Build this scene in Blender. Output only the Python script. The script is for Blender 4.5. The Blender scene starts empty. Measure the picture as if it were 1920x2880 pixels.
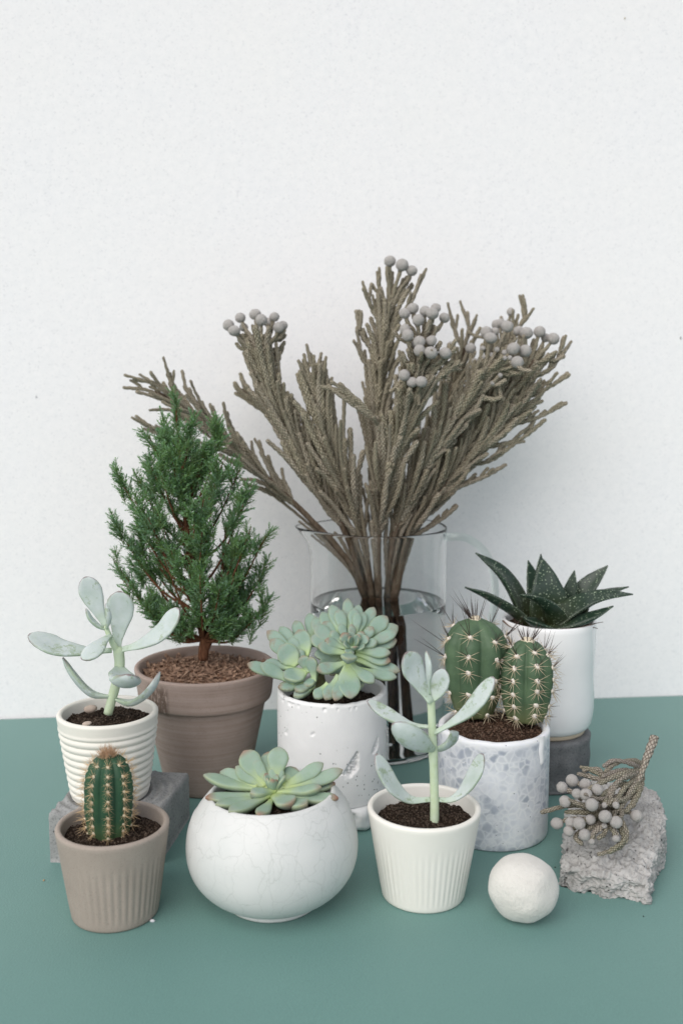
import bpy, math, random
import numpy as np
from mathutils import Vector, Matrix, noise
random.seed(7); RNG = np.random.RandomState(7)
PI = math.pi
sc = bpy.context.scene
COL = sc.collection

# ------------------------------------------------------------------ camera
CAM_H, PITCH, FPX = 0.36, math.radians(7.87), 2847.0
cam = bpy.data.cameras.new("camera"); camo = bpy.data.objects.new("camera", cam); COL.objects.link(camo)
camo.location = (0, 0, CAM_H); camo.rotation_euler = (PI / 2 - PITCH, 0, 0)
cam.sensor_fit = 'VERTICAL'; cam.sensor_height = 36; cam.lens = FPX / 2880 * 36
cam.clip_start = 0.02; cam.clip_end = 50
cam.dof.use_dof = True; cam.dof.focus_distance = 0.75; cam.dof.aperture_fstop = 6.3
sc.camera = camo

# ------------------------------------------------------------------ light: bright overcast daylight from the left front
SUN_EL, SUN_AZ = math.radians(42), math.radians(-151)     # azimuth from +Y towards +X
w = bpy.data.worlds.new("World"); sc.world = w; w.use_nodes = True
nt = w.node_tree; bg = nt.nodes["Background"]
sky = nt.nodes.new("ShaderNodeTexSky"); sky.sky_type = 'NISHITA'; sky.sun_disc = False
sky.sun_elevation = SUN_EL; sky.sun_rotation = SUN_AZ; sky.air_density = 1.0; sky.dust_density = 1.0; sky.ozone_density = 1.5
hs = nt.nodes.new("ShaderNodeHueSaturation"); hs.inputs['Saturation'].default_value = 0.42
nt.links.new(sky.outputs[0], hs.inputs['Color']); nt.links.new(hs.outputs[0], bg.inputs['Color'])
bg.inputs['Strength'].default_value = 0.10
sl = bpy.data.lights.new("sun", 'SUN'); so = bpy.data.objects.new("sun", sl); COL.objects.link(so)
sl.energy = 1.5; sl.angle = math.radians(62); sl.color = (1, 0.925, 0.855)
sd = Vector((math.sin(SUN_AZ) * math.cos(SUN_EL), math.cos(SUN_AZ) * math.cos(SUN_EL), math.sin(SUN_EL)))
so.rotation_euler = sd.to_track_quat('Z', 'Y').to_euler(); so.location = sd * 3
sc.view_settings.view_transform = 'Standard'; sc.view_settings.look = 'None'
sc.view_settings.exposure = 0.55; sc.view_settings.gamma = 1
cy = sc.cycles
cy.use_denoising = True; cy.max_bounces = 36; cy.transmission_bounces = 32; cy.diffuse_bounces = 6; cy.glossy_bounces = 6
cy.sample_clamp_indirect = 4.0

# ------------------------------------------------------------------ helpers
def at(px, py, y):
    """metres of a point measured in the 1920x2880 photograph that stands y metres from the camera"""
    X = (px - 960) / FPX; U = (1440 - py) / FPX
    c, s = math.cos(PITCH), math.sin(PITCH)
    t = y / (c + U * s)
    return Vector((X * t, y, CAM_H + (-s + U * c) * t))

def crop(ox, oy, k):
    return lambda a, b, y: at(ox + a * k, oy + b * k, y)

def origin(o):
    v = Vector((0, 0, 0))
    while o is not None:
        v += o.location; o = o.parent
    return v

def tag(o, label=None, cat=None, group=None, kind=None):
    if label: o['label'] = label
    if cat: o['category'] = cat
    if group: o['group'] = group
    if kind: o['kind'] = kind
    return o

def thing(name, loc, label, cat, group=None):
    o = bpy.data.objects.new(name, None); COL.objects.link(o); o.location = loc; o.empty_display_size = .01
    return tag(o, label, cat, group)

def link(name, me, parent=None, mw=None):
    o = bpy.data.objects.new(name, me); COL.objects.link(o)
    if parent is not None:
        o.parent = parent
    if mw is not None:
        o.matrix_local = Matrix.Translation(-origin(parent)) @ mw if parent is not None else mw
    return o

def mesh(name, V, F, mat, uv=None, smooth=True):
    me = bpy.data.meshes.new(name)
    me.from_pydata([tuple(v) for v in V], [], F)
    if uv is not None:
        l = me.uv_layers.new(name="UVMap")
        idx = np.empty(len(me.loops), dtype=np.int32); me.loops.foreach_get("vertex_index", idx)
        l.data.foreach_set("uv", np.asarray(uv, dtype=np.float32)[idx].ravel())
    if smooth:
        me.polygons.foreach_set("use_smooth", np.ones(len(me.polygons), dtype=bool))
    if mat: me.materials.append(mat)
    me.update()
    return me

def obj(name, V, F, mat, parent=None, uv=None, smooth=True):
    """one mesh object; V in world metres"""
    V = np.asarray(V, dtype=float)
    if parent is not None:
        V = V - np.array(origin(parent))[None]
    return link(name, mesh(name, V, F, mat, uv, smooth), parent)

def grid_faces(nr, nc, wrap=True):
    F = []
    for i in range(nr - 1):
        for j in range(nc if wrap else nc - 1):
            k = (j + 1) % nc
            F.append((i * nc + j, i * nc + k, (i + 1) * nc + k, (i + 1) * nc + j))
    return F

def lathe(cx, cy, prof, n=96, mod=None, cap_start=True, cap_end=False):
    """prof: list of (r,z). mod(theta array, r, z, i) -> (r array, z array)"""
    th = np.linspace(0, 2 * PI, n, endpoint=False)
    V = []
    for i, (r, z) in enumerate(prof):
        rr, zz = np.full(n, r), np.full(n, z)
        if mod: rr, zz = mod(th, rr, zz, i)
        V.append(np.c_[cx + rr * np.cos(th), cy + rr * np.sin(th), zz])
    V = np.vstack(V); F = grid_faces(len(prof), n)
    if cap_start: F.append(tuple(range(n - 1, -1, -1)))
    if cap_end: F.append(tuple(range((len(prof) - 1) * n, len(prof) * n)))
    return V, F

def resample(P, n):
    """smooth curve through P"""
    P = [Vector(p) for p in P]
    if len(P) == 2: return [P[0].lerp(P[1], i / (n - 1)) for i in range(n)]
    Q = [P[0] * 2 - P[1]] + P + [P[-1] * 2 - P[-2]]
    dense = []
    for i in range(1, len(Q) - 2):
        a, b, c, d = Q[i - 1:i + 3]
        for k in range(12):
            t = k / 12
            dense.append(.5 * ((2 * b) + (c - a) * t + (2 * a - 5 * b + 4 * c - d) * t * t + (-a + 3 * b - 3 * c + d) * t ** 3))
    dense.append(P[-1])
    L = [0]
    for a, b in zip(dense, dense[1:]): L.append(L[-1] + (b - a).length)
    out = []
    j = 0
    for i in range(n):
        s = L[-1] * i / (n - 1)
        while j < len(L) - 2 and L[j + 1] < s: j += 1
        f = (s - L[j]) / max(1e-9, L[j + 1] - L[j])
        out.append(dense[j].lerp(dense[j + 1], min(1, max(0, f))))
    return out

def tangents(C):
    return [(C[min(i + 1, len(C) - 1)] - C[max(i - 1, 0)]).normalized() for i in range(len(C))]

def tube(P, rad, n=12, seg=8, bump=None, dome=True):
    """rad: function of t in 0..1. returns V,F,uv with a rounded end"""
    C = resample(P, n); T = tangents(C)
    L = sum((b - a).length for a, b in zip(C, C[1:]))
    N = T[0].orthogonal().normalized()
    V, uv = [], []
    rows = [(c, t, rad(i / (n - 1)), i / (n - 1)) for i, (c, t) in enumerate(zip(C, T))]
    if dome:
        c, t, r, _ = rows[-1]
        rows += [(c + t * r * .55, t, r * .8, 1.0), (c + t * r * .9, t, r * .42, 1.0)]
    r0 = max(1e-6, rad(.5))
    for k, (c, t, r, s) in enumerate(rows):
        N = (N - t * N.dot(t)).normalized(); B = t.cross(N)
        for j in range(seg):
            a = 2 * PI * j / seg
            q = r * (bump(a, s * L, k) if bump else 1)
            V.append(c + (N * math.cos(a) + B * math.sin(a)) * q)
            uv.append((j / seg if j * 2 <= seg else 1 - j / seg, s * L / (2 * PI * r0)))
    F = grid_faces(len(rows), seg)
    F.append(tuple(range((len(rows) - 1) * seg, len(rows) * seg)))
    F.append(tuple(range(seg - 1, -1, -1)))
    return V, F, uv

PROF = {
    'spoon': [(0, .26), (.15, .30), (.35, .56), (.55, .87), (.7, 1), (.82, .95), (.91, .75), (.97, .45), (1, .12)],
    'ech':   [(0, .40), (.15, .40), (.35, .60), (.55, .88), (.7, 1), (.82, .92), (.91, .68), (.97, .34), (1, .05)],
    'long':  [(0, .50), (.15, .52), (.35, .70), (.55, .92), (.7, 1), (.82, .92), (.91, .70), (.97, .36), (1, .05)],
    'gast':  [(0, .95), (.15, 1), (.3, .97), (.5, .82), (.7, .58), (.85, .34), (.95, .13), (1, .03)],
    'oval':  [(0, .30), (.12, .52), (.3, .86), (.5, 1), (.7, .96), (.85, .74), (.95, .42), (1, .1)],
}
def leaf_mesh(P, wid, thk, prof, nrm, cup=.25, n=18, m=16, keel=0.0, wob=0.0):
    """closed fleshy leaf: spine P, full width wid, thickness thk, upper face towards nrm"""
    C = resample(P, n); T = tangents(C)
    pr = PROF[prof]; xs, ys = [p[0] for p in pr], [p[1] for p in pr]
    V, uv = [], []
    s0 = random.random() * 50
    for i in range(n):
        t = i / (n - 1)
        if t > .75: tt = .75 + .25 * math.sin((t - .75) / .25 * PI / 2)
        else: tt = t
        k = tt * (n - 1); i0 = min(int(k), n - 2); f = k - i0
        c = C[i0].lerp(C[i0 + 1], f); tn = T[i0].lerp(T[i0 + 1], f).normalized()
        S = tn.cross(nrm)
        S = S.normalized() if S.length > 1e-4 else tn.orthogonal().normalized()
        Nn = S.cross(tn).normalized()
        hw = wid / 2 * np.interp(tt, xs, ys)
        ht = thk / 2 * (.75 + .35 * math.sin(PI * min(1, tt * .9 + .1))) * min(1, (np.interp(tt, xs, ys) + .25))
        if wob: hw *= 1 + wob * noise.noise(Vector((s0, tt * 5, 0)))
        for j in range(m):
            a = 2 * PI * j / m
            u, v = math.cos(a), math.sin(a)
            v = math.copysign(abs(v) ** .85, v)
            h = ht * v * (1 + (keel * (1 - abs(u)) if v < 0 else 0))
            d = cup * hw * (u * u) - cup * hw * .35
            if wob: d += wob * wid * .3 * noise.noise(Vector((s0 + u, tt * 4, 3)))
            V.append(c + S * (hw * u) + Nn * (h + d))
            uv.append((.5 + .5 * u, tt))
    F = grid_faces(n, m)
    F.append(tuple(range(m - 1, -1, -1))); F.append(tuple(range((n - 1) * m, n * m)))
    return V, F, uv

def leaf(parent, P, wid, thk, prof, nrm, mat, cup=.25, keel=0, wob=.06, name='leaf', **k):
    V, F, uv = leaf_mesh(P, wid, thk, prof, Vector(nrm).normalized(), cup, keel=keel, wob=wob, **k)
    return obj(name, V, F, mat, parent, uv)

def fbm(p, o=4):
    return noise.fractal(Vector(p), 1.0, 2.0, o)

# ------------------------------------------------------------------ materials
def srgb(r, g, b):
    f = lambda c: (c / 255 / 12.92) if c / 255 <= .04045 else ((c / 255 + .055) / 1.055) ** 2.4
    return (f(r), f(g), f(b), 1)

class Mat:
    def __init__(s, name, rough=.6, spec=.3, sss=0, sheen=0, coat=0):
        s.m = bpy.data.materials.new(name); s.m.use_nodes = True; s.nt = s.m.node_tree
        s.b = s.nt.nodes["Principled BSDF"]; s.b.inputs['Roughness'].default_value = rough
        s.b.inputs['Specular IOR Level'].default_value = spec
        if sss:
            s.b.inputs['Subsurface Weight'].default_value = sss
            s.b.inputs['Subsurface Radius'].default_value = (1, .9, .5); s.b.inputs['Subsurface Scale'].default_value = .004
        if sheen: s.b.inputs['Sheen Weight'].default_value = sheen
        if coat: s.b.inputs['Coat Weight'].default_value = coat; s.b.inputs['Coat Roughness'].default_value = .08
        s.tc = s.nt.nodes.new("ShaderNodeTexCoord"); s.obj = s.tc.outputs['Object']; s.uv = s.tc.outputs['UV']
        s.h = None
    def n(s, t): return s.nt.nodes.new("ShaderNode" + t)
    def L(s, a, b):
        if isinstance(a, (int, float)): b.default_value = a
        elif isinstance(a, tuple): b.default_value = a
        else: s.nt.links.new(a, b)
    def scale(s, vec, sx, sy, sz):
        m = s.n("Mapping"); m.inputs['Scale'].default_value = (sx, sy, sz); s.L(vec, m.inputs['Vector']); return m.outputs[0]
    def noise(s, scale, detail=4, rough=.55, vec=None, dist=0):
        x = s.n("TexNoise"); x.inputs['Scale'].default_value = scale; x.inputs['Detail'].default_value = detail
        x.inputs['Roughness'].default_value = rough; x.inputs['Distortion'].default_value = dist
        s.L(vec or s.obj, x.inputs['Vector']); return x.outputs['Fac']
    def noisec(s, scale, detail=2):
        x = s.n("TexNoise"); x.inputs['Scale'].default_value = scale; x.inputs['Detail'].default_value = detail
        s.L(s.obj, x.inputs['Vector']); return x.outputs['Color']
    def vor(s, scale, feature='F1', vec=None, rnd=1.0, out='Distance'):
        x = s.n("TexVoronoi"); x.feature = feature; x.inputs['Scale'].default_value = scale
        x.inputs['Randomness'].default_value = rnd
        s.L(vec or s.obj, x.inputs['Vector']); return x.outputs[out]
    def ramp(s, fac, stops, interp='LINEAR'):
        x = s.n("ValToRGB"); e = x.color_ramp.elements; x.color_ramp.interpolation = interp
        while len(e) < len(stops): e.new(.5)
        for k, (p, c) in zip(e, stops):
            k.position = p; k.color = c if isinstance(c, tuple) else (c, c, c, 1)
        s.L(fac, x.inputs[0]); return x.outputs[0]
    def mix(s, fac, a, b, mode='MIX'):
        x = s.n("Mix"); x.data_type = 'RGBA'; x.blend_type = mode
        s.L(fac, x.inputs[0]); s.L(a, x.inputs[6]); s.L(b, x.inputs[7]); return x.outputs[2]
    def math(s, op, a, b=0.0, c=0.0):
        x = s.n("Math"); x.operation = op; s.L(a, x.inputs[0]); s.L(b, x.inputs[1]); s.L(c, x.inputs[2]); return x.outputs[0]
    def warp(s, vec, scale, amt):
        c = s.noisec(scale); v = s.n("VectorMath"); v.operation = 'SUBTRACT'; s.L(c, v.inputs[0]); v.inputs[1].default_value = (.5, .5, .5)
        v2 = s.n("VectorMath"); v2.operation = 'SCALE'; s.L(v.outputs[0], v2.inputs[0]); v2.inputs['Scale'].default_value = amt
        v3 = s.n("VectorMath"); v3.operation = 'ADD'; s.L(vec, v3.inputs[0]); s.L(v2.outputs[0], v3.inputs[1]); return v3.outputs[0]
    def xyz(s, vec):
        x = s.n("SeparateXYZ"); s.L(vec, x.inputs[0]); return x.outputs
    def col(s, c): s.L(c, s.b.inputs['Base Color']); return s
    def rough(s, c): s.L(c, s.b.inputs['Roughness']); return s
    def bump(s, h, dist=.001, strength=1.0):
        x = s.n("Bump"); x.inputs['Distance'].default_value = dist; x.inputs['Strength'].default_value = strength
        s.L(h, x.inputs['Height'])
        if s.h is not None: s.L(s.h, x.inputs['Normal'])
        s.h = x.outputs[0]; s.L(s.h, s.b.inputs['Normal']); return s

def m_wall():
    M = Mat("white_mottled_card", .85, .15)
    n1 = M.noise(160, 5, .7); n2 = M.noise(420, 3, .6); n3 = M.noise(9, 3)
    c = M.mix(M.ramp(n1, [(.30, 0.), (.70, 1.)]), srgb(235, 235, 237), srgb(243, 242, 243))
    c = M.mix(M.ramp(n2, [(.30, 1.), (.42, 0.)]), c, srgb(222, 222, 225))
    c = M.mix(M.ramp(n3, [(.3, 0.), (.7, .25)]), c, srgb(242, 240, 237))
    M.col(c).bump(n1, .0009, .22); M.bump(n2, .0005, .15)
    return M.m
def m_paper():
    M = Mat("sage_green_card", .60, .45, sheen=.18)
    n1 = M.noise(700, 3, .6); n2 = M.noise(6, 3)
    c = M.mix(M.ramp(n2, [(.3, 0.), (.7, 1.)]), (.115, .252, .224, 1), (.128, .272, .238, 1))
    c = M.mix(M.ramp(n1, [(.3, .5), (.7, 0.)]), c, (.095, .195, .185, 1))
    M.col(c).bump(n1, .0006, .5)
    return M.m
def m_ceramic(name, c1, c2, rough=.45, grain=900, bump=.15, spec=.35, speck=None, coat=0):
    M = Mat(name, rough, spec, coat=coat)
    n = M.noise(grain, 3, .6); n2 = M.noise(45, 4)
    c = M.mix(M.ramp(n2, [(.3, 0.), (.7, 1.)]), c1, c2)
    if speck: c = M.mix(M.ramp(n, [(.30, speck[1]), (.45, 0.)]), c, speck[0])
    M.col(c).bump(n, .0004, bump)
    return M.m
def m_terracotta():
    M = Mat("weathered_brown_clay", .8, .2)
    st = M.noise(1, 5, .65, M.scale(M.obj, 6, 6, 420)); n = M.noise(60, 5); g = M.noise(900, 2)
    c = M.mix(M.ramp(n, [(.3, 0.), (.7, 1.)]), (.285, .215, .182, 1), (.345, .265, .228, 1))
    c = M.mix(M.ramp(st, [(.35, 0.), (.72, .55)]), c, (.45, .365, .325, 1))
    c = M.mix(M.ramp(g, [(.25, .4), (.4, 0.)]), c, (.13, .09, .075, 1))
    # worn flaky stain on the collar
    x = M.xyz(M.obj)
    a = M.math('MULTIPLY', M.ramp(M.math('ABSOLUTE', M.math('ADD', x[0], .0335)), [(.0, 1.), (.0095, 1.), (.0105, 0.)]),
               M.ramp(M.math('ABSOLUTE', M.math('SUBTRACT', x[2], .0905)), [(.0, 1.), (.011, 1.), (.013, 0.)]))
    a = M.math('MULTIPLY', a, M.ramp(x[1], [(0, 0.), (.001, 0.)])) if False else a
    st2 = M.noise(1, 4, .7, M.scale(M.obj, 330, 330, 90))
    a = M.math('MULTIPLY', a, M.ramp(st2, [(.40, 0.), (.47, .8)]))
    c = M.mix(a, c, (.10, .066, .048, 1))
    M.col(c).bump(st, .0005, .4); M.bump(g, .0003, .2)
    return M.m
def m_crackle():
    M = Mat("white_crackle_glaze", .48, .35, coat=.06)
    wv = M.warp(M.obj, 45, .020); wv = M.warp(wv, 170, .005)
    d = M.vor(70, 'DISTANCE_TO_EDGE', M.scale(wv, 1, 1, .55)); d2 = M.vor(150, 'DISTANCE_TO_EDGE', M.scale(wv, 1, 1, .8))
    msk = M.ramp(M.noise(30, 3), [(.42, 0.), (.62, 1.)])
    l1 = M.ramp(d, [(0, .36), (.012, .10), (.026, 0.)]); l2 = M.math('MULTIPLY', M.ramp(d2, [(0, .30), (.014, .08), (.03, 0.)]), msk)
    l = M.math('MAXIMUM', l1, l2)
    base = M.mix(M.ramp(M.noise(35, 4), [(.35, 0.), (.7, 1.)]), (.66, .665, .65, 1), (.61, .625, .61, 1))
    M.col(M.mix(l, base, (.33, .345, .32, 1))).bump(M.math('SUBTRACT', 1.0, l), .0003, .3); M.bump(M.noise(90, 3), .0006, .15)
    return M.m
def m_plaster():
    M = Mat("white_cast_plaster", .72, .22)
    v = M.vor(260, 'F1', M.warp(M.obj, 300, .001)); v2 = M.vor(90, 'F1'); k = M.noise(22, 2)
    pit = M.math('MULTIPLY', M.ramp(v, [(.13, 1.), (.20, 0.)]), M.ramp(k, [(.52, 0.), (.60, 1.)]))
    pit2 = M.math('MULTIPLY', M.ramp(v2, [(.055, 1.), (.08, 0.)]), M.ramp(M.noise(40, 2), [(.45, 0.), (.5, 1.)]))
    pit = M.math('MAXIMUM', pit, pit2)
    n = M.noise(500, 4)
    c = M.mix(M.ramp(M.noise(40, 4), [(.3, 0.), (.7, 1.)]), (.75, .75, .75, 1), (.81, .81, .805, 1))
    c = M.mix(M.math('MULTIPLY', pit, .8), c, (.22, .22, .22, 1))
    M.col(c).bump(M.math('SUBTRACT', 1.0, pit), .0012, .6); M.bump(n, .0003, .2)
    return M.m
def m_mosaic():
    M = Mat("bluish_resin_mosaic", .34, .4, sss=.12)
    wv = M.warp(M.obj, 130, .004)
    cell = M.n("TexVoronoi"); cell.inputs['Scale'].default_value = 165; M.L(wv, cell.inputs['Vector'])
    d = M.vor(165, 'DISTANCE_TO_EDGE', wv)
    x = M.xyz(cell.outputs['Color'])
    z = M.xyz(M.obj)[2]
    base = M.ramp(x[0], [(0, (.36, .395, .46, 1)), (.5, (.50, .53, .58, 1)), (1, (.63, .65, .685, 1))])
    big = M.ramp(M.noise(34, 3), [(.46, 0.), (.60, .9)])
    base = M.mix(big, base, (.72, .745, .78, 1))
    vein = M.ramp(d, [(0, .8), (.08, .5), (.22, 0.)])
    vein = M.math('MULTIPLY', vein, M.ramp(M.noise(60, 3), [(.3, .25), (.6, 1.)]))
    c = M.mix(vein, base, (.80, .815, .83, 1))
    top = M.ramp(M.math('ADD', z, M.math('MULTIPLY', M.noise(120, 2), .006)), [(.082, 0.), (.0845, 1.)])
    c = M.mix(top, c, (.80, .81, .83, 1))
    p = M.ramp(M.vor(150), [(.07, 1.), (.1, 0.)])
    c = M.mix(M.math('MULTIPLY', p, .6), c, (.2, .2, .23, 1))
    M.col(c).bump(M.math('SUBTRACT', 1.0, p), .001, .5); M.bump(vein, .0003, .25); M.bump(M.noise(400, 3), .0004, .2)
    return M.m
def m_concrete(name, c1, c2, pit=.5, rough=.85, grain=700, deep=.0015):
    M = Mat(name, rough, .2)
    n = M.noise(60, 6, .65); g = M.noise(grain, 3, .7); v = M.vor(230, 'F1', M.warp(M.obj, 200, .002))
    p = M.ramp(v, [(.10, 1.), (.17, 0.)]); p = M.math('MULTIPLY', p, M.ramp(M.noise(70, 2), [(.45, 0.), (.55, 1.)]))
    c = M.mix(M.ramp(n, [(.3, 0.), (.7, 1.)]), c1, c2)
    c = M.mix(M.ramp(g, [(.3, .6), (.5, 0.)]), c, tuple(k * .45 for k in c1[:3]) + (1,))
    c = M.mix(M.ramp(g, [(.62, 0.), (.8, .4)]), c, tuple(min(.7, k * 1.5) for k in c2[:3]) + (1,))
    c = M.mix(M.math('MULTIPLY', p, pit), c, tuple(k * .2 for k in c1[:3]) + (1,))
    M.col(c).bump(M.math('SUBTRACT', 1.0, p), deep, .6); M.bump(g, .0006, .5); M.bump(n, .001, .3)
    return M.m
def m_felt():
    M = Mat("white_felted_wool", .95, .05, sheen=.3)
    n = M.noise(420, 4, .7); n2 = M.noise(1, 4, .6, M.scale(M.obj, 700, 260, 260), dist=2)
    c = M.mix(M.ramp(M.noise(60, 4), [(.3, 0.), (.7, 1.)]), (.64, .625, .58, 1), (.71, .695, .65, 1))
    M.col(c).bump(n, .0012, .7); M.bump(n2, .0009, .6)
    return M.m
def m_soil(name, c1, c2, c3, sc_=700):
    M = Mat(name, .95, .1)
    n = M.noise(sc_, 4, .7); v = M.vor(sc_ * 1.3, out='Color')
    c = M.mix(M.ramp(n, [(.35, 0.), (.65, 1.)]), c1, c2)
    c = M.mix(M.ramp(M.xyz(v)[0], [(.9, 0.), (.94, .9)]), c, c3)
    M.col(c).bump(n, .0016, .9)
    return M.m
def m_plain(name, c1, c2=None, rough=.7, scale=300, spec=.25, bump=.2, sss=0):
    M = Mat(name, rough, spec, sss=sss)
    n = M.noise(scale, 4)
    M.col(M.mix(M.ramp(n, [(.3, 0.), (.7, 1.)]), c1, c2 or tuple(k * .8 for k in c1[:3]) + (1,)))
    if bump: M.bump(n, .0005, bump)
    return M.m
def m_cotyledon():
    M = Mat("powdery_pale_leaf", .62, .25, sss=.15)
    x = M.xyz(M.uv); t = x[1]; e = M.math('ABSOLUTE', M.math('MULTIPLY', M.math('SUBTRACT', x[0], .5), 2.0))
    n = M.noise(80, 5, .6); n2 = M.noise(500, 3, .65)
    c = M.mix(M.ramp(n, [(.35, 0.), (.68, 1.)]), (.53, .585, .58, 1), (.42, .495, .455, 1))
    c = M.mix(M.ramp(t, [(.0, .55), (.35, 0.)]), c, (.47, .60, .40, 1))
    rub = M.math('MULTIPLY', M.ramp(M.noise(60, 5, .8), [(.555, 0.), (.60, 1.)]), M.ramp(n2, [(.40, .3), (.55, 1.)]))
    rub = M.math('MAXIMUM', rub, M.math('MULTIPLY', M.ramp(e, [(.86, 0.), (.97, .8)]), M.ramp(n, [(.42, 0.), (.55, 1.)])))
    c = M.mix(M.math('MULTIPLY', rub, .75), c, (.25, .33, .19, 1))
    edge = M.math('MULTIPLY', M.ramp(t, [(.80, 0.), (.97, 1.)]), M.ramp(e, [(.80, 0.), (.98, 1.)]))
    edge = M.math('MAXIMUM', edge, M.ramp(t, [(.975, 0.), (.995, 1.)]))
    c = M.mix(M.math('MULTIPLY', edge, .8), c, (.17, .10, .115, 1))
    c = M.mix(M.ramp(n2, [(.25, .25), (.45, 0.)]), c, (.36, .45, .36, 1))
    M.col(c).bump(n2, .0003, .15)
    return M.m
def m_echeveria(name, body, inner, red, blotch):
    M = Mat(name, .52, .3, sss=.15)
    x = M.xyz(M.uv); t = x[1]; e = M.math('ABSOLUTE', M.math('MULTIPLY', M.math('SUBTRACT', x[0], .5), 2.0))
    n = M.noise(110, 5, .65); n2 = M.noise(600, 3, .6); oi = M.n("ObjectInfo").outputs['Random']
    c = M.mix(M.ramp(t, [(.05, 0.), (.55, 1.)]), inner, body)
    c = M.mix(M.ramp(n, [(.4, 0.), (.7, .5)]), c, (.32, .40, .37, 1))
    c = M.mix(M.math('MULTIPLY', M.ramp(e, [(.80, 0.), (1, .6)]), M.ramp(t, [(.3, 0.), (.6, 1.)])), c, (.40, .47, .27, 1))
    bl = M.math('MULTIPLY', M.ramp(n, [(.52, 0.), (.62, 1.)]), M.ramp(t, [(.35, 0.), (.8, 1.)]))
    c = M.mix(M.math('MULTIPLY', bl, M.math('MULTIPLY', oi, blotch)), c, (.24, .25, .19, 1))
    tip = M.math('MULTIPLY', M.ramp(t, [(.84, 0.), (.99, 1.)]), M.ramp(oi, [(.25, .25), (.8, 1.)]))
    c = M.mix(M.math('MULTIPLY', tip, red), c, (.27, .115, .08, 1))
    c = M.mix(M.ramp(n2, [(.3, .15), (.5, 0.)]), c, (.30, .38, .28, 1))
    M.col(c).bump(n2, .0003, .15); M.bump(n, .0006, .15)
    return M.m
def m_gasteria():
    M = Mat("dark_speckled_leaf", .38, .45)
    x = M.xyz(M.uv); t = x[1]
    n = M.noise(60, 4)
    c = M.mix(M.ramp(t, [(0, 0.), (.5, 1.)]), (.040, .048, .014, 1), (.014, .034, .019, 1))
    c = M.mix(M.ramp(n, [(.45, 0.), (.75, .6)]), c, (.05, .066, .06, 1))
    v = M.vor(430, 'F1', M.warp(M.obj, 300, .0015)); dots = M.ramp(v, [(.20, 1.), (.30, 0.)])
    dots = M.math('MULTIPLY', dots, M.ramp(M.noise(140, 3), [(.40, 0.), (.52, 1.)]))
    c = M.mix(M.math('MULTIPLY', dots, .75), c, (.34, .42, .30, 1))
    M.col(c).bump(dots, .0006, .6); M.bump(M.noise(500, 3), .0003, .2)
    return M.m
def m_cactus(name, c1, c2, c3):
    M = Mat(name, .5, .3, sss=.06)
    n = M.noise(70, 5); n2 = M.noise(700, 3); x = M.xyz(M.uv)
    c = M.mix(M.ramp(n, [(.3, 0.), (.7, 1.)]), c1, c2)
    c = M.mix(M.ramp(x[1], [(.0, .8), (.3, 0.)]), c, c3)
    c = M.mix(M.ramp(n2, [(.60, 0.), (.8, .35)]), c, tuple(k * 1.8 for k in c2[:3]) + (1,))
    M.col(c).bump(n2, .0003, .15)
    return M.m
def m_twig(name, old, young, z0, z1):
    M = Mat(name, .9, .1)
    x = M.xyz(M.uv); nz = M.noise(240, 2)
    wob = M.math('MULTIPLY', M.math('SUBTRACT', nz, .5), .9)
    v = M.math('ADD', M.math('MULTIPLY', x[1], 4.0), wob)
    a = M.math('ADD', M.math('MULTIPLY', x[0], 5.0), v)
    b = M.math('SUBTRACT', M.math('MULTIPLY', x[0], 5.0), v)
    s = M.math('MULTIPLY', M.math('ABSOLUTE', M.math('SINE', M.math('MULTIPLY', a, PI))), M.math('ABSOLUTE', M.math('SINE', M.math('MULTIPLY', b, PI))))
    n = M.noise(35, 4); oi = M.n("ObjectInfo").outputs['Random']; z = M.xyz(M.obj)[2]
    mr = M.n("MapRange"); M.L(M.math('ADD', z, M.math('MULTIPLY', M.math('SUBTRACT', n, .5), .12)), mr.inputs[0]); mr.inputs[1].default_value = z0; mr.inputs[2].default_value = z1
    c = M.mix(mr.outputs[0], old, young)
    c = M.mix(M.ramp(oi, [(.2, 0.), (1., .65)]), c, tuple(k * f for k, f in zip(young, (1.12, 1.10, 1.22))) + (1,) if False else (young[0] * 1.15, young[1] * 1.12, young[2] * 1.25, 1))
    c = M.mix(M.ramp(s, [(.05, .7), (.32, 0.)]), c, (.055, .043, .032, 1))
    c = M.mix(M.ramp(s, [(.6, 0.), (1., .4)]), c, (.60, .57, .48, 1))
    M.col(c).bump(s, .0012, .9); M.bump(M.noise(900, 2), .0007, .6)
    return M.m
def m_bark(name, c1, c2, sx=500, sz=120):
    M = Mat(name, .9, .15)
    n = M.noise(1, 5, .65, M.scale(M.obj, sx, sx, sz)); 
    M.col(M.mix(M.ramp(n, [(.35, 0.), (.65, 1.)]), c1, c2)).bump(n, .0014, .8)
    return M.m
def m_head():
    M = Mat("woolly_grey_head", .95, .05, sheen=.2)
    v = M.vor(1100, 'F1', rnd=.6); n = M.noise(160, 3)
    c = M.mix(M.ramp(v, [(.25, 0.), (.75, 1.)]), (.70, .68, .655, 1), (.43, .40, .375, 1))
    c = M.mix(M.ramp(n, [(.58, 0.), (.72, .5)]), c, (.44, .36, .24, 1))
    M.col(c).bump(v, .0009, -.9 if False else .8)
    return M.m
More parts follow.
